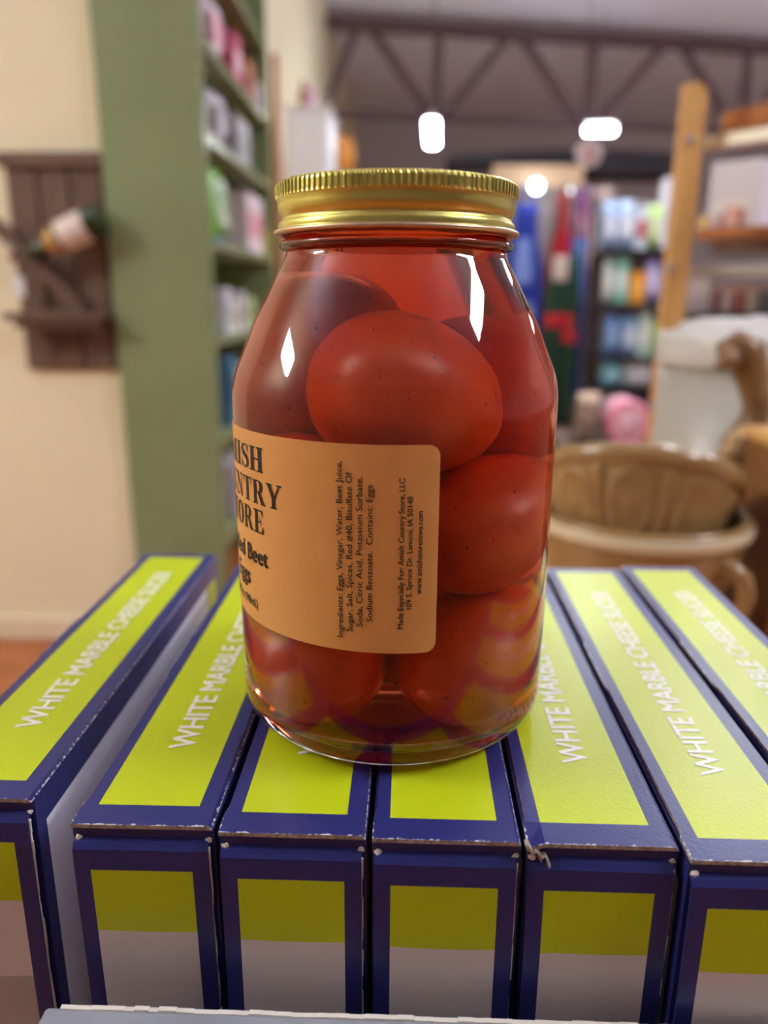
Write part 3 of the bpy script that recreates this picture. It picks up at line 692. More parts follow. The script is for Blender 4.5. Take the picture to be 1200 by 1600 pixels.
# wooden block crate at the edge
YK = 0.46
k0 = P(1170, 664, YK + 0.10)
blk = empty('wooden_crate', (k0.x + 0.07, YK + 0.05, ZT), 'brown wooden crate with pale rounded top rail beside the bowls', 'crate')
bl = blk.location
for i in range(3):
    zz = (k0.z - 0.012 - ZT); box('slat', (-0.07, -0.05, zz * i / 3 + 0.001), (0.07, -0.036, zz * (i + 1) / 3 - 0.0012), mat('brown_crate_wood', (140, 92, 44), rough=0.5, col2=(116, 72, 32), scale=20, stretch=(0.5, 5, 5)), blk, 0.002)
    box('slat', (-0.07, 0.036, zz * i / 3 + 0.001), (0.07, 0.05, zz * (i + 1) / 3 - 0.0012), MATS['brown_crate_wood'], blk, 0.002)
box('end_panel', (-0.0695, -0.036, 0.0), (-0.058, 0.036, k0.z - 0.012 - ZT), MATS['brown_crate_wood'], blk, 0.001)
box('end_panel', (0.058, -0.036, 0.0), (0.0695, 0.036, k0.z - 0.012 - ZT), MATS['brown_crate_wood'], blk, 0.001)
box('top_rail', (-0.074, -0.054, k0.z - 0.013 - ZT), (0.074, 0.054, k0.z - ZT), M_pine, blk, 0.004)

# ================================================================== WINE RACK ON THE CREAM WALL
YR = YW - 0.018
def wr(px, py, Y=YR): return P(px, py, Y)
rk = empty('wine_rack', (wr(80, 400).x, YW - 0.009, wr(80, 578).z), 'dark brown plank wine rack hanging on the cream wall', 'rack')
ro = rk.location
xl, xr = wr(5, 262).x, wr(158, 262).x; ztp, zbt = wr(80, 240).z, wr(80, 577).z
for i in range(3):
    a = xl + (xr - xl) * i / 3; b = xl + (xr - xl) * (i + 1) / 3
    box('plank', Vector((a + 0.004, YW - 0.018, zbt + (0, 0, 0)[i])) - ro, Vector((b - 0.004, YW - 0.001, ztp)) - ro, M_dark_wood, rk, 0.002)
box('top_rail', Vector((xl - 0.012, YW - 0.034, wr(80, 262).z)) - ro, Vector((xr + 0.004, YW - 0.018, wr(80, 238).z)) - ro, M_dark_wood, rk, 0.003)
zsh = wr(80, 496, YW - 0.1).z
box('shelf', Vector((xl - 0.005, YW - 0.115, zsh - 0.008)) - ro, Vector((xr + 0.004, YW - 0.018, zsh + 0.012)) - ro, M_dark_wood, rk, 0.003)
box('glass_rail', Vector((xl + 0.02, YW - 0.10, zsh - 0.03)) - ro, Vector((xr - 0.01, YW - 0.085, zsh - 0.010)) - ro, M_dark_wood, rk, 0.002)
a, b = wr(-12, 345, YW - 0.045), wr(132, 486, YW - 0.045)
bmx = bar_bm(a - ro, b - ro, 0.035, 0.034, bev=0.003); bm_obj('brace', bmx, M_dark_wood, rk)
bA, bB = wr(40, 398, YW - 0.085), wr(158, 342, YW - 0.085)
M_bottle = mat('dark_green_glass', (30, 52, 20), rough=0.08, spec=0.8)
bt = empty('wine_bottle', bB, 'green wine bottle with white label lying in the wall rack', 'bottle')
dirv = (bA - bB); Lb = dirv.length; bt.rotation_euler = dirv.to_track_quat('Z', 'Y').to_euler()
lathe('glass', fillet([(0, 0), (0.040, 0), (0.042, 0.008), (0.042, Lb * 0.52), (0.019, Lb * 0.74), (0.017, Lb), (0, Lb)], {1: 0.004, 3: 0.02, 4: 0.015}, 6), M_bottle, bt, seg=32)
lathe('paper_label', [(0.0424, Lb * 0.17), (0.0427, Lb * 0.175), (0.0427, Lb * 0.50), (0.0422, Lb * 0.505)], mat('bottle_label', (222, 206, 196), rough=0.6), bt, seg=32)
lathe('neck_band', [(0.040, Lb * 0.545), (0.0405, Lb * 0.55), (0.0270, Lb * 0.69), (0.0260, Lb * 0.70)], mat('gold_paper', (196, 150, 90), rough=0.4), bt, seg=32)
og = wr(30, 445, YW - 0.07)
orn = empty('hanging_tag', og, 'white tag with red bead hanging from the wine rack', 'tag')
box('paper_tag', (-0.014, -0.003, -0.032), (0.014, 0.003, 0.022), M_white, orn, 0.003)
bmx = bmesh.new(); bmesh.ops.create_icosphere(bmx, subdivisions=2, radius=0.011, matrix=Matrix.Translation(wr(20, 402, YW - 0.07) - og)); bm_obj('red_bead', bmx, mat('red_bead', (130, 30, 40), rough=0.3), orn, True)
tube('string', [(0, 0, 0.02), wr(20, 402, YW - 0.07) - og, wr(14, 375, YW - 0.065) - og], 0.0015, M_white, orn, seg=5)

# ================================================================== GREEN BOOKCASE
YE = YW - 0.02
XF = P(329, 400, YE).x
YEND = PX(424, 300, XF).y
bk = empty('green_bookcase', (XF, YE, ZF), 'tall sage green bookcase standing against the cream wall', 'bookcase')
bo = bk.location
def bp(name, lo, hi, m=M_green, bev=0.002): return box(name, Vector(lo) - bo, Vector(hi) - bo, m, bk, bev)
ZBK = 2.1
bp('side_panel', (XS, YE - 0.022, ZF), (XF, YE, ZBK))
bp('side_panel', (XS, YEND - 0.022, ZF), (XF, YEND, ZBK))
bp('back_panel', (XS, YE, ZF), (XS + 0.012, YEND - 0.022, ZBK), M_green)
shelf_z = [PX(421, 79, XF).z, PX(336, 82, XF).z, PX(341, 222, XF).z, PX(338, 376, XF).z, PX(341, 528, XF).z, PX(345, 688, XF).z, PX(350, 850, XF).z]
M_edge = mat('gloss_green_edge', (134, 148, 106), rough=0.25)
for z in shelf_z:
    sh = bp('shelf', (XS + 0.012, YE, z - 0.022), (XF - 0.004, YEND - 0.022, z))
    box('edge_strip', Vector((XF - 0.004, YE, z - 0.022)) - bo, Vector((XF, YEND - 0.022, z)) - bo, M_edge, sh)
bp('edge_trim', (XF, YE - 0.022, ZF), (XF + 0.006, YE - 0.002, ZBK), M_edge, 0.001)
def on_shelf(px, i, xo): return PX(px, 300, XF - xo).y, shelf_z[i]
def carton_item(name, px, i, xo, wy, dx, h, m, label, cat, m2=None, bag=False, group=None):
    y, z = on_shelf(px, i, xo); e = empty(name, (XF - xo - dx / 2, y, z), label, cat, group)
    if bag:
        o = pillow('bag', (-wy / 2, -dx / 2, 0), (wy / 2, dx / 2, h), m, e); o.rotation_euler = (0, 0, math.pi / 2)
    else: box('carton', (-dx / 2, -wy / 2, 0), (dx / 2, wy / 2, h), m, e, 0.003)
    if m2: box('printed_band', (dx / 2 - 0.004, -wy / 2 + 0.008, h * 0.3), (dx / 2 + 0.0015, wy / 2 - 0.008, h * 0.7), m2, e, 0.0005)
    return e
def M_(r, g, b, rough=0.45): return mat('tint_%d_%d_%d' % (r, g, b), (r, g, b), rough)
carton_item('pink_bag', 352, 1, 0.02, 0.16, 0.10, 0.18, M_(226, 206, 216), 'white and pink gift bag on the bookcase upper shelf', 'bag', M_(206, 120, 150), bag=True)
carton_item('pink_carton', 380, 1, 0.02, 0.12, 0.12, 0.16, M_(190, 60, 100), 'deep pink carton on the bookcase upper shelf', 'box', M_(230, 190, 205))
carton_item('copper_tin', 399, 1, 0.02, 0.14, 0.12, 0.14, M_(176, 112, 80, 0.3), 'copper brown tin on the bookcase upper shelf', 'tin', M_(150, 84, 56))
carton_item('white_carton', 415, 1, 0.02, 0.10, 0.10, 0.12, M_(224, 224, 230), 'small white carton at the bookcase far end', 'box', M_(200, 200, 210))
carton_item('silver_bag', 352, 2, 0.02, 0.15, 0.10, 0.17, M_(196, 194, 204, 0.25), 'silvery plastic bag on the bookcase shelf under the gift bag', 'bag', M_(150, 146, 156), bag=True)
carton_item('grey_carton', 384, 2, 0.02, 0.22, 0.12, 0.15, M_(150, 148, 150), 'grey carton on the bookcase shelf beside the silvery bag', 'box', M_(120, 118, 122))
gb = carton_item('green_bag', 356, 3, -0.015, 0.26, 0.12, 0.215, mat('green_film', (112, 172, 68), 0.2), 'glossy green and white bag hanging over the bookcase shelf', 'bag', None, bag=True)
box('printed_band', (0.045, -0.06, 0.04), (0.062, 0.06, 0.165), M_(216, 226, 216, 0.2), gb, 0.003); gb.rotation_euler = (math.radians(8), math.radians(-6), 0)
carton_item('blue_box', 339, 3, 0.02, 0.09, 0.10, 0.06, M_(60, 140, 186), 'small blue box under the glossy green bag', 'box', M_(90, 170, 210))
carton_item('pink_white_box', 398, 3, 0.02, 0.28, 0.12, 0.20, M_(224, 206, 214), 'pale pink and white box on the shelf beside the green bag', 'box', M_(214, 150, 160))
carton_item('yellow_box', 420, 3, 0.01, 0.06, 0.10, 0.10, M_(196, 196, 70), 'small yellow box at the end of the green bag shelf', 'box', M_(220, 220, 120))
for k, (px, hh, c) in enumerate(((350, .14, (214, 218, 226)), (362, .10, (224, 220, 200)), (374, .13, (206, 204, 212)), (388, .11, (200, 214, 150)))):
    carton_item('shelf_carton', px, 4, 0.02, 0.085, 0.09, hh, M_(*c), ('pale blue carton', 'short cream carton', 'lilac grey carton', 'pale green carton')[k] + ' on the bookcase shelf below the green bag', 'box', M_(c[0] - 40, c[1] - 40, c[2] - 40), group='cartons on a bookcase shelf')
for k, (px, hh, c) in enumerate(((351, .22, (70, 120, 156)), (362, .16, (206, 214, 206)), (374, .18, (196, 190, 196)))):
    carton_item('lower_carton', px, 5, 0.02, 0.085, 0.09, hh, M_(*c), ('tall blue carton', 'pale green-grey carton', 'pale lilac carton')[k] + ' on the bookcase second lowest visible shelf', 'box', M_(c[0] - 40, c[1] - 40, c[2] - 40), group='cartons low on the bookcase')
for k, (px, hh, c) in enumerate(((354, .18, (206, 200, 214)), (365, .14, (150, 120, 150)), (377, .17, (220, 218, 220)))):
    carton_item('bottom_carton', px, 6, 0.02, 0.085, 0.09, hh, M_(*c), ('lilac white carton', 'dull purple carton', 'plain white carton')[k] + ' on the bookcase lowest visible shelf', 'box', M_(c[0] - 40, c[1] - 40, c[2] - 40), group='cartons lowest on the bookcase')
pl = PX(431, 180, XF + 0.02)
tag(tube('wooden_pole', [(pl.x, pl.y, ZF), (pl.x, pl.y, 0.5), (pl.x, pl.y, PX(428, 84, XF + 0.02).z)], [0.016, 0.015, 0.014], M_orange_wood, seg=10), 'slim orange-brown wooden pole standing at the end of the bookcase', 'pole')

# ================================================================== FAR SHOP
def rectbox(name, x0, y0, x1, y1, Y, depth, m, parent=None, bev=0.003):
    a = P(x0, (y0 + y1) / 2, Y); b = P(x1, (y0 + y1) / 2, Y); t = P((x0 + x1) / 2, y0, Y).z; z = P((x0 + x1) / 2, y1, Y).z
    off = parent.location if parent else Vector((0, 0, 0))
    return box(name, Vector((a.x, Y, z)) - off, Vector((b.x, Y + depth, t)) - off, m, parent, bev)
cb = empty('white_cabinet', (P(480, 200, 4.4).x, 4.6, ZF), 'tall white cabinet beyond the green bookcase', 'cabinet')
ca, cz = P(446, 200, 4.4).x, P(480, 166, 4.4).z; cbx = P(514, 200, 4.4).x
box('body', Vector((ca, 4.4, ZF)) - cb.location, Vector((cbx, 4.85, cz - 0.02)) - cb.location, M_white, cb, 0.004)
box('top_board', Vector((ca - 0.012, 4.385, cz - 0.02)) - cb.location, Vector((cbx + 0.012, 4.86, cz)) - cb.location, M_white, cb, 0.004)
for zz0, zz1 in ((ZF + 0.08, 0.1), (0.12, cz - 0.08)):
    dr = box('door', Vector((ca + 0.015, 4.385, zz0)) - cb.location, Vector((cbx - 0.015, 4.4, zz1)) - cb.location, M_white, cb, 0.004)
    box('handle', Vector((cbx - 0.05, 4.372, (zz0 + zz1) / 2 - 0.04)) - cb.location, Vector((cbx - 0.04, 4.385, (zz0 + zz1) / 2 + 0.04)) - cb.location, M_steel, dr, 0.002)
for (px, col, lab, h) in ((474, (150, 92, 50), 'brown jar standing on the white cabinet', 0.15), (486, (214, 176, 200), 'pink bottle standing on the white cabinet', 0.14)):
    o = lathe('bottle', fillet([(0, 0), (0.026, 0), (0.026, h * 0.65), (0.012, h * 0.8), (0.012, h), (0, h)], {1: 0.004, 3: 0.01}), M_(*col, 0.3), None, seg=24)
    o.location = (P(px, 160, 4.5).x, 4.5, cz); tag(o, lab, 'bottle')
gx = P(526, 240, 5.0)
st = empty('display_stand', (gx.x + 0.02, 5.05, ZF), 'slim tan pedestal carrying the orange gourd', 'stand')
box('column', Vector((gx.x - 0.07, 4.98, ZF)) - st.location, Vector((gx.x + 0.11, 5.16, P(522, 268, 5.0).z - 0.02)) - st.location, M_tan, st, 0.004)
box('top_plate', Vector((gx.x - 0.09, 4.96, P(522, 268, 5.0).z - 0.02)) - st.location, Vector((gx.x + 0.13, 5.18, P(522, 268, 5.0).z)) - st.location, M_tan, st, 0.004)
gz = P(522, 268, 5.0).z; gh = P(522, 206, 5.07).z - gz
gd = empty('orange_gourd', (gx.x + 0.02, 5.07, gz), 'orange ribbed gourd beside the white cabinet', 'gourd')
lathe('flesh', [(0, 0), (0.045, 0.004)] + [(0.045 + 0.04 * math.sin(t), 0.004 + gh * 0.42 * (1 - math.cos(t))) for t in [math.pi * k / 12 for k in range(1, 12)]] + [(0.02, gh * 0.86), (0, gh * 0.84)], mat('orange_rind', (216, 140, 36), 0.5), gd, seg=64, fn=lambda a, r, z: r * (1 + 0.06 * math.cos(a * 9)))
tube('stem', [(0, 0, gh * 0.82), (0.006, 0, gh * 0.95), (0.016, 0, gh)], [0.012, 0.008, 0.008], mat('gourd_stem', (120, 110, 60), 0.7), gd, seg=8)

# black canopy over the far aisle
def canopy():
    vs, fs = [], []; n = 28; Y = 7.0
    for k in range(n + 1):
        px = 700 + 385 * k / n; t = (px - 900) / 200
        top = 233 + 10 * t * t; bot = 256 + 16 * min(1, max(0, (px - 790) / 160))
        a = P(px, top, Y); b = P(px, bot, Y)
        for (p, dy) in ((a, 0.0), (b, 0.0), (b, 0.5), (a, 0.5)): vs.append((p.x, Y + dy, p.z))
    for k in range(n):
        for q in range(4): a = k * 4 + q; b = k * 4 + (q + 1) % 4; fs.append((a, b, b + 4, a + 4))
    fs.append((0, 3, 2, 1)); fs.append((n * 4, n * 4 + 1, n * 4 + 2, n * 4 + 3))
    cp = empty('black_canopy', (P(900, 270, Y).x, Y, ZF), 'black cloth canopy arched above the hanging aprons', 'canopy')
    bm = bmesh.new(); me = bpy.data.meshes.new('t'); me.from_pydata(vs, [], fs); bm.from_mesh(me); bpy.data.meshes.remove(me)
    bmesh.ops.translate(bm, verts=bm.verts, vec=-cp.location); bm_obj('cloth', bm, M_charcoal, cp)
    for px in (712, 1072):
        p = P(px, 262, Y); tube('pole', [Vector((p.x, Y + 0.25, ZF)) - cp.location, Vector((p.x, Y + 0.25, p.z)) - cp.location], 0.02, M_wire, cp, seg=8)
canopy()
sg = P(920, 240, 6.6); sn = empty('round_sign', (sg.x, 6.6, sg.z), 'round white hanging sign with a red centre below the short strip light', 'sign')
o = lathe('disc', [(0, 0), (0.105, 0), (0.108, 0.006), (0.105, 0.012), (0, 0.012)], M_(206, 190, 190), sn, seg=40); o.rotation_euler = (math.pi / 2, 0, 0)
o = lathe('red_centre', [(0, 0.012), (0.038, 0.012), (0.038, 0.014), (0, 0.014)], M_(186, 76, 66), sn, seg=30); o.rotation_euler = (math.pi / 2, 0, 0)
for dx in (-0.07, 0.07): tube('cord', [(dx, 0, 0.08), (dx, 0, ZC - sg.z + 0.03)], 0.003, M_wire, sn, seg=5)

# apron rack
YA = 5.2
rkx0, rkx1 = P(770, 275, YA + 0.1).x, P(962, 275, YA + 0.1).x
ar = empty('apron_rack', ((rkx0 + rkx1) / 2, YA + 0.12, ZF), 'tan board rack the shop aprons hang from', 'rack')
arl = ar.location; zt0, zt1 = P(850, 258, YA + 0.1).z, P(850, 292, YA + 0.1).z
box('head_board', Vector((rkx0, YA + 0.10, zt1)) - arl, Vector((P(912, 275, YA + 0.1).x, YA + 0.13, zt0)) - arl, M_tan, ar, 0.004)
box('back_board', Vector((rkx0, YA + 0.14, ZF + 0.02)) - arl, Vector((rkx1, YA + 0.16, zt1)) - arl, mat('grey_backboard', (150, 140, 140), 0.8), ar, 0.004)
for xx in (rkx0 + 0.02, rkx1 - 0.02): box('post', Vector((xx - 0.02, YA + 0.10, ZF)) - arl, Vector((xx + 0.02, YA + 0.14, zt1)) - arl, M_tan, ar, 0.003)
tube('rail', [Vector((rkx0, YA + 0.06, zt1 - 0.02)) - arl, Vector((rkx1, YA + 0.06, zt1 - 0.02)) - arl], 0.009, M_steel, ar, seg=8)
for k in range(6):
    xx = rkx0 + (rkx1 - rkx0) * (k + 0.5) / 6; tube('bracket', [Vector((xx, YA + 0.06, zt1 - 0.02)) - arl, Vector((xx, YA + 0.115, zt1 + 0.01)) - arl], 0.006, M_steel, ar, seg=6)
def apron(x0, x1, y0, y1, Y, m, label, bib=0.42, bibh=0.36, trims=()):
    c = P((x0 + x1) / 2, y0, Y); zt = c.z; zb2 = P((x0 + x1) / 2, y1, Y).z; hw = (P(x1, y0, Y).x - P(x0, y0, Y).x) / 2; H = zt - zb2
    e = empty('apron', (c.x, Y, zb2), label, 'apron', 'aprons hanging on the rack')
    def sheet(name, v0, v1, u0, u1, mm, off=0.0, par=e):
        vs, fs = [], []; nu, nv = 16, 14
        for j in range(nv + 1):
            v = v0 + (v1 - v0) * j / nv                       # 0 top .. 1 bottom
            s = bib + (1 - bib) * min(1, max(0, (v - bibh * 0.6) / (bibh * 0.6))) ** 0.7
            for i in range(nu + 1):
                u = u0 + (u1 - u0) * i / nu
                vs.append((u * hw * s, 0.018 * math.sin(u * 7 + x0) * (0.3 + v) - off, H * (1 - v)))
        for j in range(nv):
            for i in range(nu): a = j * (nu + 1) + i; fs.append((a, a + 1, a + nu + 2, a + nu + 1))
        o = mesh_obj(name, vs, fs, mm, par, smooth=True); s = o.modifiers.new('t', 'SOLIDIFY'); s.thickness = 0.004; return o
    sheet('cloth', 0, 1, -1, 1, m)
    zr = zt1 - 0.02 - zb2
    tube('neck_strap', [(-hw * bib * 0.9, 0, H * 0.99), (-hw * 0.2, 0.02, max(zr, H) + 0.0), (hw * 0.2, 0.02, max(zr, H) + 0.0), (hw * bib * 0.9, 0, H * 0.99)], 0.008, m, e, seg=6)
    for (nm, v0, v1, u0, u1, mm) in trims: sheet(nm, v0, v1, u0, u1, mm, 0.006)
    return e
M_blue = M_(26, 50, 150, 0.8); M_lblue = M_(120, 140, 206, 0.8); M_red = M_(196, 34, 50, 0.8); M_grn = M_(26, 64, 44, 0.85); M_pink = M_(206, 130, 160, 0.8); M_beige = M_(208, 178, 166, 0.8)
apron(792, 854, 318, 608, YA, M_blue, 'royal blue apron with pale printing hanging on the rack', 0.6, 0.3, (('print_patch', .18, .42, -.5, .45, M_lblue), ('print_patch', .52, .62, -.5, .6, M_lblue)))
apron(856, 912, 400, 664, YA - 0.10, M_grn, 'dark green apron with red waistband and red pocket', 0.85, 0.2, (('bib_print', 0.0, .14, -.8, .2, M_(210, 190, 180)), ('waistband', .33, .41, -1, .6, M_red), ('pocket', .42, .50, 0.05, .9, M_red)))
apron(860, 900, 308, 470, YA + 0.02, M_red, 'red apron hanging behind the dark green apron', 0.4, 0.5)
apron(893, 928, 300, 440, YA + 0.03, M_pink, 'pink floral apron hanging between red and beige aprons', 0.7, 0.3, (('print_patch', .3, .7, -.5, .4, M_(222, 170, 190)),))
apron(890, 922, 372, 640, YA - 0.02, M_blue, 'narrow blue apron with light blue bib beside the green apron', 0.8, 0.3, (('bib_print', .02, .36, -.8, .7, M_(110, 150, 210)),))
apron(924, 962, 296, 420, YA, M_beige, 'beige apron hanging at the rack end', 0.6, 0.4)
apron(928, 958, 430, 560, YA - 0.07, M_(196, 186, 186, 0.8), 'short pale grey apron hung low at the rack end', 0.8, 0.3, (('print_patch', .1, .35, -.6, .6, M_(120, 112, 116)), ('pocket', .55, .9, -.7, .7, M_(232, 222, 220))))
# small round lamps clipped on the rack head
for (px, py, r, lab) in ((838, 291, 0.034, 'bright round lamp clipped above the blue apron'), (893, 297, 0.020, 'small dim round lamp clipped above the pink apron')):
    c = P(px, py, YA - 0.02); e = empty('clip_lamp', c, lab, 'lamp')
    bmx = bmesh.new(); bmesh.ops.create_uvsphere(bmx, u_segments=20, v_segments=12, radius=r)
    bm_obj('globe', bmx, mat('lit_globe_%d' % px, (255, 255, 255), emit=(240, 250, 255), estr=(14 if r > 0.03 else 1.0)), e, True)
    tube('clip_arm', [(0, r * 0.8, 0), (0, 0.06, 0.01), (0, 0.125, 0.03)], 0.007, M_steel, e, seg=6)

# gondola rack of packets
YG2 = 4.2
gl, gr = P(944, 450, YG2).x, P(1068, 450, YG2).x
gn = empty('packet_rack', ((gl + gr) / 2, YG2 + 0.2, ZF), 'dark wire rack of packets behind the wooden post', 'rack')
def gpart(name, lo, hi, m, bev=0.002): return box(name, Vector(lo) - gn.location, Vector(hi) - gn.location, m, gn, bev)
rows = [388, 474, 558, 606, 668]
rz_ = [P(1000, y, YG2).z for y in rows]
for z in rz_ + [ZF + 0.15]: gpart('shelf', (gl, YG2, z - 0.018), (gr, YG2 + 0.38, z), M_wire)
gpart('back_panel', (gl, YG2 + 0.38, ZF), (gr, YG2 + 0.40, P(1000, 300, YG2).z), mat('grey_backboard2', (150, 146, 152), 0.8))
for xx in (gl, gr - 0.02): gpart('upright', (xx, YG2 + 0.36, ZF), (xx + 0.02, YG2 + 0.38, P(1000, 292, YG2).z), M_wire)
def packet(x0, x1, y0, row, col, label, bag=True, band=None):
    z = rz_[row]; xa, xb = P(x0, y0, YG2 + 0.02).x, P(x1, y0, YG2 + 0.02).x; zt = P((x0 + x1) / 2, y0, YG2 + 0.02).z
    e = empty('packet', ((xa + xb) / 2, YG2 + 0.10, z), label, 'packet', 'packets on the wire rack'); hw = (xb - xa) / 2 - 0.001
    if bag: pillow('bag', (-hw, -0.05, 0), (hw, 0.05, zt - z), M_(*col, 0.3), e)
    else: box('carton', (-hw, -0.05, 0), (hw, 0.05, zt - z), M_(*col, 0.4), e, 0.004)
    if band: box('printed_panel', (-hw * 0.7, -0.056, (zt - z) * 0.25), (hw * 0.7, -0.03, (zt - z) * 0.7), M_(*band, 0.4), e, 0.004)
    return e
packet(948, 972, 312, 0, (150, 180, 226), 'pale blue bag at the end of the rack top row', True, (220, 230, 244))
packet(973, 998, 310, 0, (170, 196, 230), 'sky blue and white bag in the rack top row', True, (236, 240, 248))
packet(999, 1018, 322, 0, (214, 224, 236), 'white packet with red square in the rack top row', False, (200, 70, 84))
packet(1019, 1044, 318, 0, (178, 210, 120), 'light green bag in the rack top row beside the post', True, (220, 232, 190))
packet(1045, 1066, 276, 0, (232, 232, 246), 'tall white carton in the rack top row behind the post', False, (206, 206, 226))
packet(950, 966, 402, 1, (206, 226, 228), 'pale white-teal packet in the rack second row', True, (236, 244, 244))
packet(967, 988, 400, 1, (126, 190, 168), 'teal packet with white panel in the rack second row', False, (226, 240, 236))
packet(989, 1013, 424, 1, (236, 160, 40), 'low orange carton in the rack second row', False, (246, 190, 90))
packet(1014, 1038, 400, 1, (170, 160, 226), 'lilac bag in the rack second row', True, (214, 210, 244))
packet(1039, 1062, 404, 1, (206, 206, 236), 'pale lilac bag in the rack second row behind the post', True, (226, 226, 246))
packet(950, 976, 488, 2, (96, 140, 206), 'blue bag in the rack third row', True, (140, 180, 226))
packet(977, 1002, 492, 2, (140, 180, 226), 'light blue bag in the rack third row', True, (206, 224, 240))
packet(1003, 1024, 486, 2, (190, 216, 206), 'pale mint packet in the rack third row', False, (226, 240, 232))
packet(1025, 1044, 500, 2, (150, 206, 60), 'bright green packet in the rack third row', True, (190, 226, 120))
packet(944, 978, 563, 3, (110, 190, 220), 'cyan bag lying in the rack fourth row', True, (150, 216, 236))
packet(979, 1026, 566, 3, (226, 230, 236), 'wide white bag lying in the rack fourth row', True, (206, 220, 226))
packet(984, 1018, 612, 4, (26, 30, 66), 'dark navy carton in the rack lowest row', False, (36, 40, 80))
packet(948, 982, 616, 4, (190, 190, 216), 'pale lilac-white bag in the rack lowest row', True, (220, 220, 236))

# wire basket and pink bundle on a low stand
YS = 2.6
zst = P(960, 700, YS).z
sx0, sx1 = P(880, 690, YS).x, P(1030, 690, YS).x
ls = empty('low_stand', ((sx0 + sx1) / 2, YS + 0.2, ZF), 'low dark wooden stand beyond the bowls', 'stand')
lo_ = ls.location
for k in range(3): box('plank', Vector((sx0, YS + 0.13 * k, zst - 0.02)) - lo_, Vector((sx1, YS + 0.13 * k + 0.128, zst)) - lo_, M_dark_wood, ls, 0.002)
for xx in (sx0 + 0.01, sx1 - 0.04):
    for yy in (YS + 0.01, YS + 0.35): box('leg', Vector((xx, yy, ZF)) - lo_, Vector((xx + 0.03, yy + 0.03, zst - 0.02)) - lo_, M_dark_wood, ls, 0.002)
def yarn():
    c = P(975, 648, YS + 0.15); r = 0.5 * (P(1010, 648, YS + 0.15).x - P(945, 648, YS + 0.15).x); 
    e = empty('yarn_bundle', (c.x, YS + 0.15, zst), 'pink and white rolled bundle on the low dark stand', 'bundle')
    for k in range(7):
        m = M_(236, 150, 170, 0.9) if k % 3 != 2 else M_(240, 216, 224, 0.9)
        pts = [(r * 0.92 * math.cos(t) * 0.95, -0.07 + 0.022 * k, r + r * 0.92 * math.sin(t)) for t in [2 * math.pi * q / 24 for q in range(25)]]
        tube('strand', pts, r * 0.20, m, e, seg=8, caps=False)
    o = lathe('core', [(0, -0.08), (r * 0.75, -0.08), (r * 0.75, 0.08), (0, 0.08)], M_(240, 190, 204, 0.9), e, seg=24); o.rotation_euler = (math.pi / 2, 0, 0); o.location = (0, 0, r)
yarn()
def basket():
    x0, x1 = P(900, 660, YS + 0.06).x, P(944, 660, YS + 0.06).x; h = P(920, 632, YS + 0.06).z - zst
    e = empty('wire_basket', ((x0 + x1) / 2, YS + 0.12, zst), 'small dark wire basket on the low dark stand', 'basket'); hw = (x1 - x0) / 2
    for z in (0.004, h * 0.5, h):
        tube('hoop', [(-hw, -0.06, z), (hw, -0.06, z), (hw, 0.06, z), (-hw, 0.06, z), (-hw, -0.06, z)], 0.003, M_wire, e, seg=6)
    for k in range(9):
        xx = -hw + 2 * hw * k / 8
        tube('wire', [(xx, -0.06, h), (xx, -0.06, 0.004), (xx, 0.06, 0.004), (xx, 0.06, h)], 0.002, M_wire, e, seg=5)
    o = pillow('bread_bag', (-hw * 0.85, -0.045, 0.006), (hw * 0.85, 0.045, h * 1.25), M_(214, 186, 160, 0.6)); o.location = Vector((e.location.x, e.location.y, zst))
    tag(o, 'tan cloth bag sitting in the small wire basket', 'bag')
basket()

# ================================================================== WOODEN POST SHELF
YP = 1.1
def post_x(px, py): return P(px, py, YP)
pa, pb_ = P(1092, 128, YP), P(1024, 660, YP)
xw0, xw1 = P(1064, 230, YP).x, P(1098, 230, YP).x
ps = empty('post_shelf', ((xw0 + xw1) / 2, YP, ZF), 'honey pine shelf unit with round-topped post and bolt heads', 'shelf')
pso = ps.location; ztop = P(1090, 128, YP).z
def post(name, x0, x1, y0, y1, par):
    # rounded-top board
    prof = [(x0, ZF), (x1, ZF), (x1, ztop - 0.022)] + [(x1 - 0.022 * (1 - math.cos(t)), ztop - 0.022 + 0.022 * math.sin(t)) for t in [math.pi / 2 * k / 8 for k in range(1, 9)]] + [(x0, ztop)]
    n = len(prof); vs = [Vector((x, y0, z)) - pso for x, z in prof] + [Vector((x, y1, z)) - pso for x, z in prof]
    fs = [tuple(range(n)), tuple(range(2 * n - 1, n - 1, -1))] + [(i, i + n, (i + 1) % n + n, (i + 1) % n) for i in range(n)]
    o = mesh_obj(name, vs, fs, M_pine, par); bm = bmesh.new(); bm.from_mesh(o.data); bmesh.ops.recalc_face_normals(bm, faces=bm.faces); bm.to_mesh(o.data); bm.free()
    return o
po = post('post', xw0, xw1, YP, YP + 0.03, ps)
post('post', xw0 + 0.42, xw1 + 0.42, YP - 0.30, YP - 0.27, ps)
for (px, py) in ((1077, 218), (1048, 420), (1022, 635)):
    c = P(px, py, YP); o = lathe('bolt', [(0, 0), (0.0065, 0), (0.0065, 0.002), (0.004, 0.005), (0, 0.0055)], M_steel, po, seg=16)
    o.rotation_euler = (math.pi / 2, 0, 0); o.location = Vector((c.x, YP, c.z)) - pso
def shelf_board(name, p0, Y0, p1, Y1, th, wdt, ext, m):
    a = P(p0[0], p0[1], Y0); b = P(p1[0], p1[1], Y1); b.z = a.z; d = (b - a); d.normalize(); b = b + d * ext
    nrm = Vector((-d.y, d.x, 0))
    if nrm.y < 0: nrm = -nrm
    bm = bar_bm(a + nrm * wdt / 2 - pso, b + nrm * wdt / 2 - pso, wdt, th, bev=0.002); return bm_obj(name, bm, m, ps), a, d, nrm
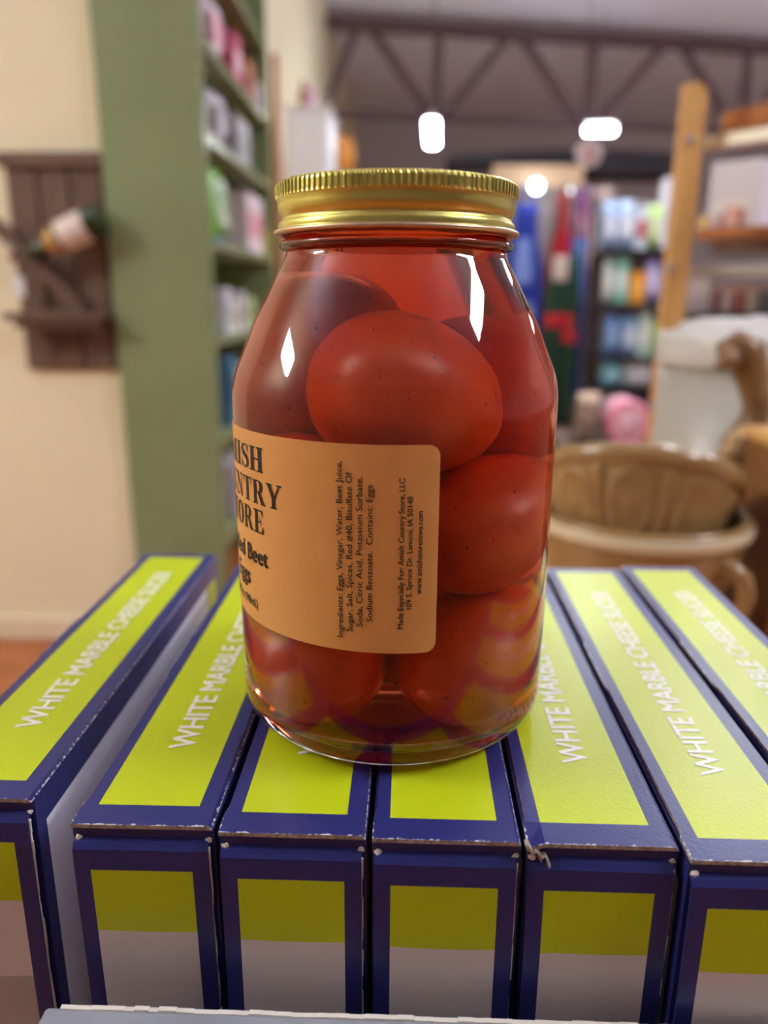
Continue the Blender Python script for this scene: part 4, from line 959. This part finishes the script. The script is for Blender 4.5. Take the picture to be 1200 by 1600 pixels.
shelf_board('shelf_board', (1126, 192), 1.17, (1200, 176), 1.095, 0.030, 0.18, 0.20, M_orange_wood)
shelf_board('rail', (1100, 224), 1.14, (1200, 204), 1.06, 0.020, 0.02, 0.22, mat('satin_rail', (206, 200, 186), 0.3, 0.3))
sb2, a2, d2, n2 = shelf_board('shelf_board', (1088, 366), 1.25, (1200, 358), 1.17, 0.020, 0.26, 0.20, M_orange_wood)
shelf_board('bracket', (1110, 388), 1.24, (1200, 382), 1.16, 0.018, 0.05, 0.2, M_dark_wood)  # dark bar added in place of the shaded underside of the board above
shelf_board('rail', (1070, 424), 1.14, (1200, 424), 1.10, 0.016, 0.02, 0.2, MATS['satin_rail'])
sb3, a3, d3, n3 = shelf_board('shelf_board', (1040, 494), 1.30, (1200, 494), 1.27, 0.014, 0.25, 0.2, mat('black_shelf', (26, 26, 28), 0.5))
def stand_on(name, a, d, n, px, Yg, wdt, dep, h, zoff, m, label, cat, m2=None, group=None, jar_=False):
    # place along the board where the pixel column crosses it
    lo, hi = 0.0, 0.6
    for _ in range(40):
        mid = (lo + hi) / 2; q = np.array(a + d * mid + n * 0.06) - CAMP; c = RM.T @ q
        if 600 + FPX * c[0] / c[2] > px: hi = mid
        else: lo = mid
    loc = a + d * lo + n * (0.03 + dep / 2); loc.z = a.z + zoff
    e = empty(name, loc, label, cat, group, math.atan2(d.y, d.x))
    if jar_:
        lathe('glass', fillet([(0, 0), (wdt / 2, 0), (wdt / 2, h * 0.75), (wdt * 0.36, h * 0.84), (wdt * 0.36, h * 0.86), (0, h * 0.86)], {1: 0.003, 2: 0.006}), m, e, seg=28)
        lathe('lid', [(wdt * 0.39, h * 0.85), (wdt * 0.40, h * 0.86), (wdt * 0.40, h * 0.99), (wdt * 0.37, h), (0, h)], m2, e, seg=28)
    else:
        box('carton', (-wdt / 2, -dep / 2, 0), (wdt / 2, dep / 2, h), m, e, 0.002)
        if m2: box('printed_panel', (-wdt * 0.36, -dep / 2 - 0.001, h * 0.15), (wdt * 0.36, -dep / 2 + 0.002, h * 0.5), m2, e, 0.0005)
    return e
cw = stand_on('white_carton', a2, d2, n2, 1120, 1.2, 0.095, 0.09, 0.125, 0.010, M_(226, 228, 244), 'large white carton on the brown post shelf board', 'box', M_(236, 234, 240))
cw.location += n2 * 0.09
for (px, wd, h, c, c2, lab) in ((1091, .028, .022, (226, 196, 110), (240, 220, 160), 'small yellow carton before the large white carton'), (1122, .022, .026, (226, 214, 226), (206, 180, 200), 'small lilac-white carton before the large white carton'), (1150, .026, .034, (232, 176, 170), (240, 206, 200), 'small pink carton before the large white carton')):
    stand_on('small_carton', a2, d2, n2, px, 1.2, wd, 0.03, h, 0.010, M_(*c), lab, 'box', M_(*c2), 'small cartons on the brown board')
stand_on('white_box', a3, d3, n3, 1078, 1.3, 0.05, 0.06, 0.062, 0.007, M_(226, 226, 234), 'square white box on the black shelf by the post', 'box', M_(206, 204, 216))
for k, (px, c, c2, nm) in enumerate(((1112, (150, 110, 116), (206, 150, 110), 'mauve'), (1132, (196, 176, 176), (206, 150, 110), 'pale pink'), (1150, (166, 96, 92), (206, 150, 110), 'brick red'), (1168, (206, 196, 190), (206, 150, 110), 'cream'), (1186, (110, 116, 126), (206, 150, 110), 'slate grey'), (1204, (160, 80, 80), (206, 150, 110), 'dark red'))):
    stand_on('small_jar', a3, d3, n3, px, 1.3, 0.021, 0.021, 0.05, 0.007, M_(*c, 0.3), nm + ' small jar with tan lid on the black shelf', 'jar', M_(*c2), 'small jars on the black shelf', True)
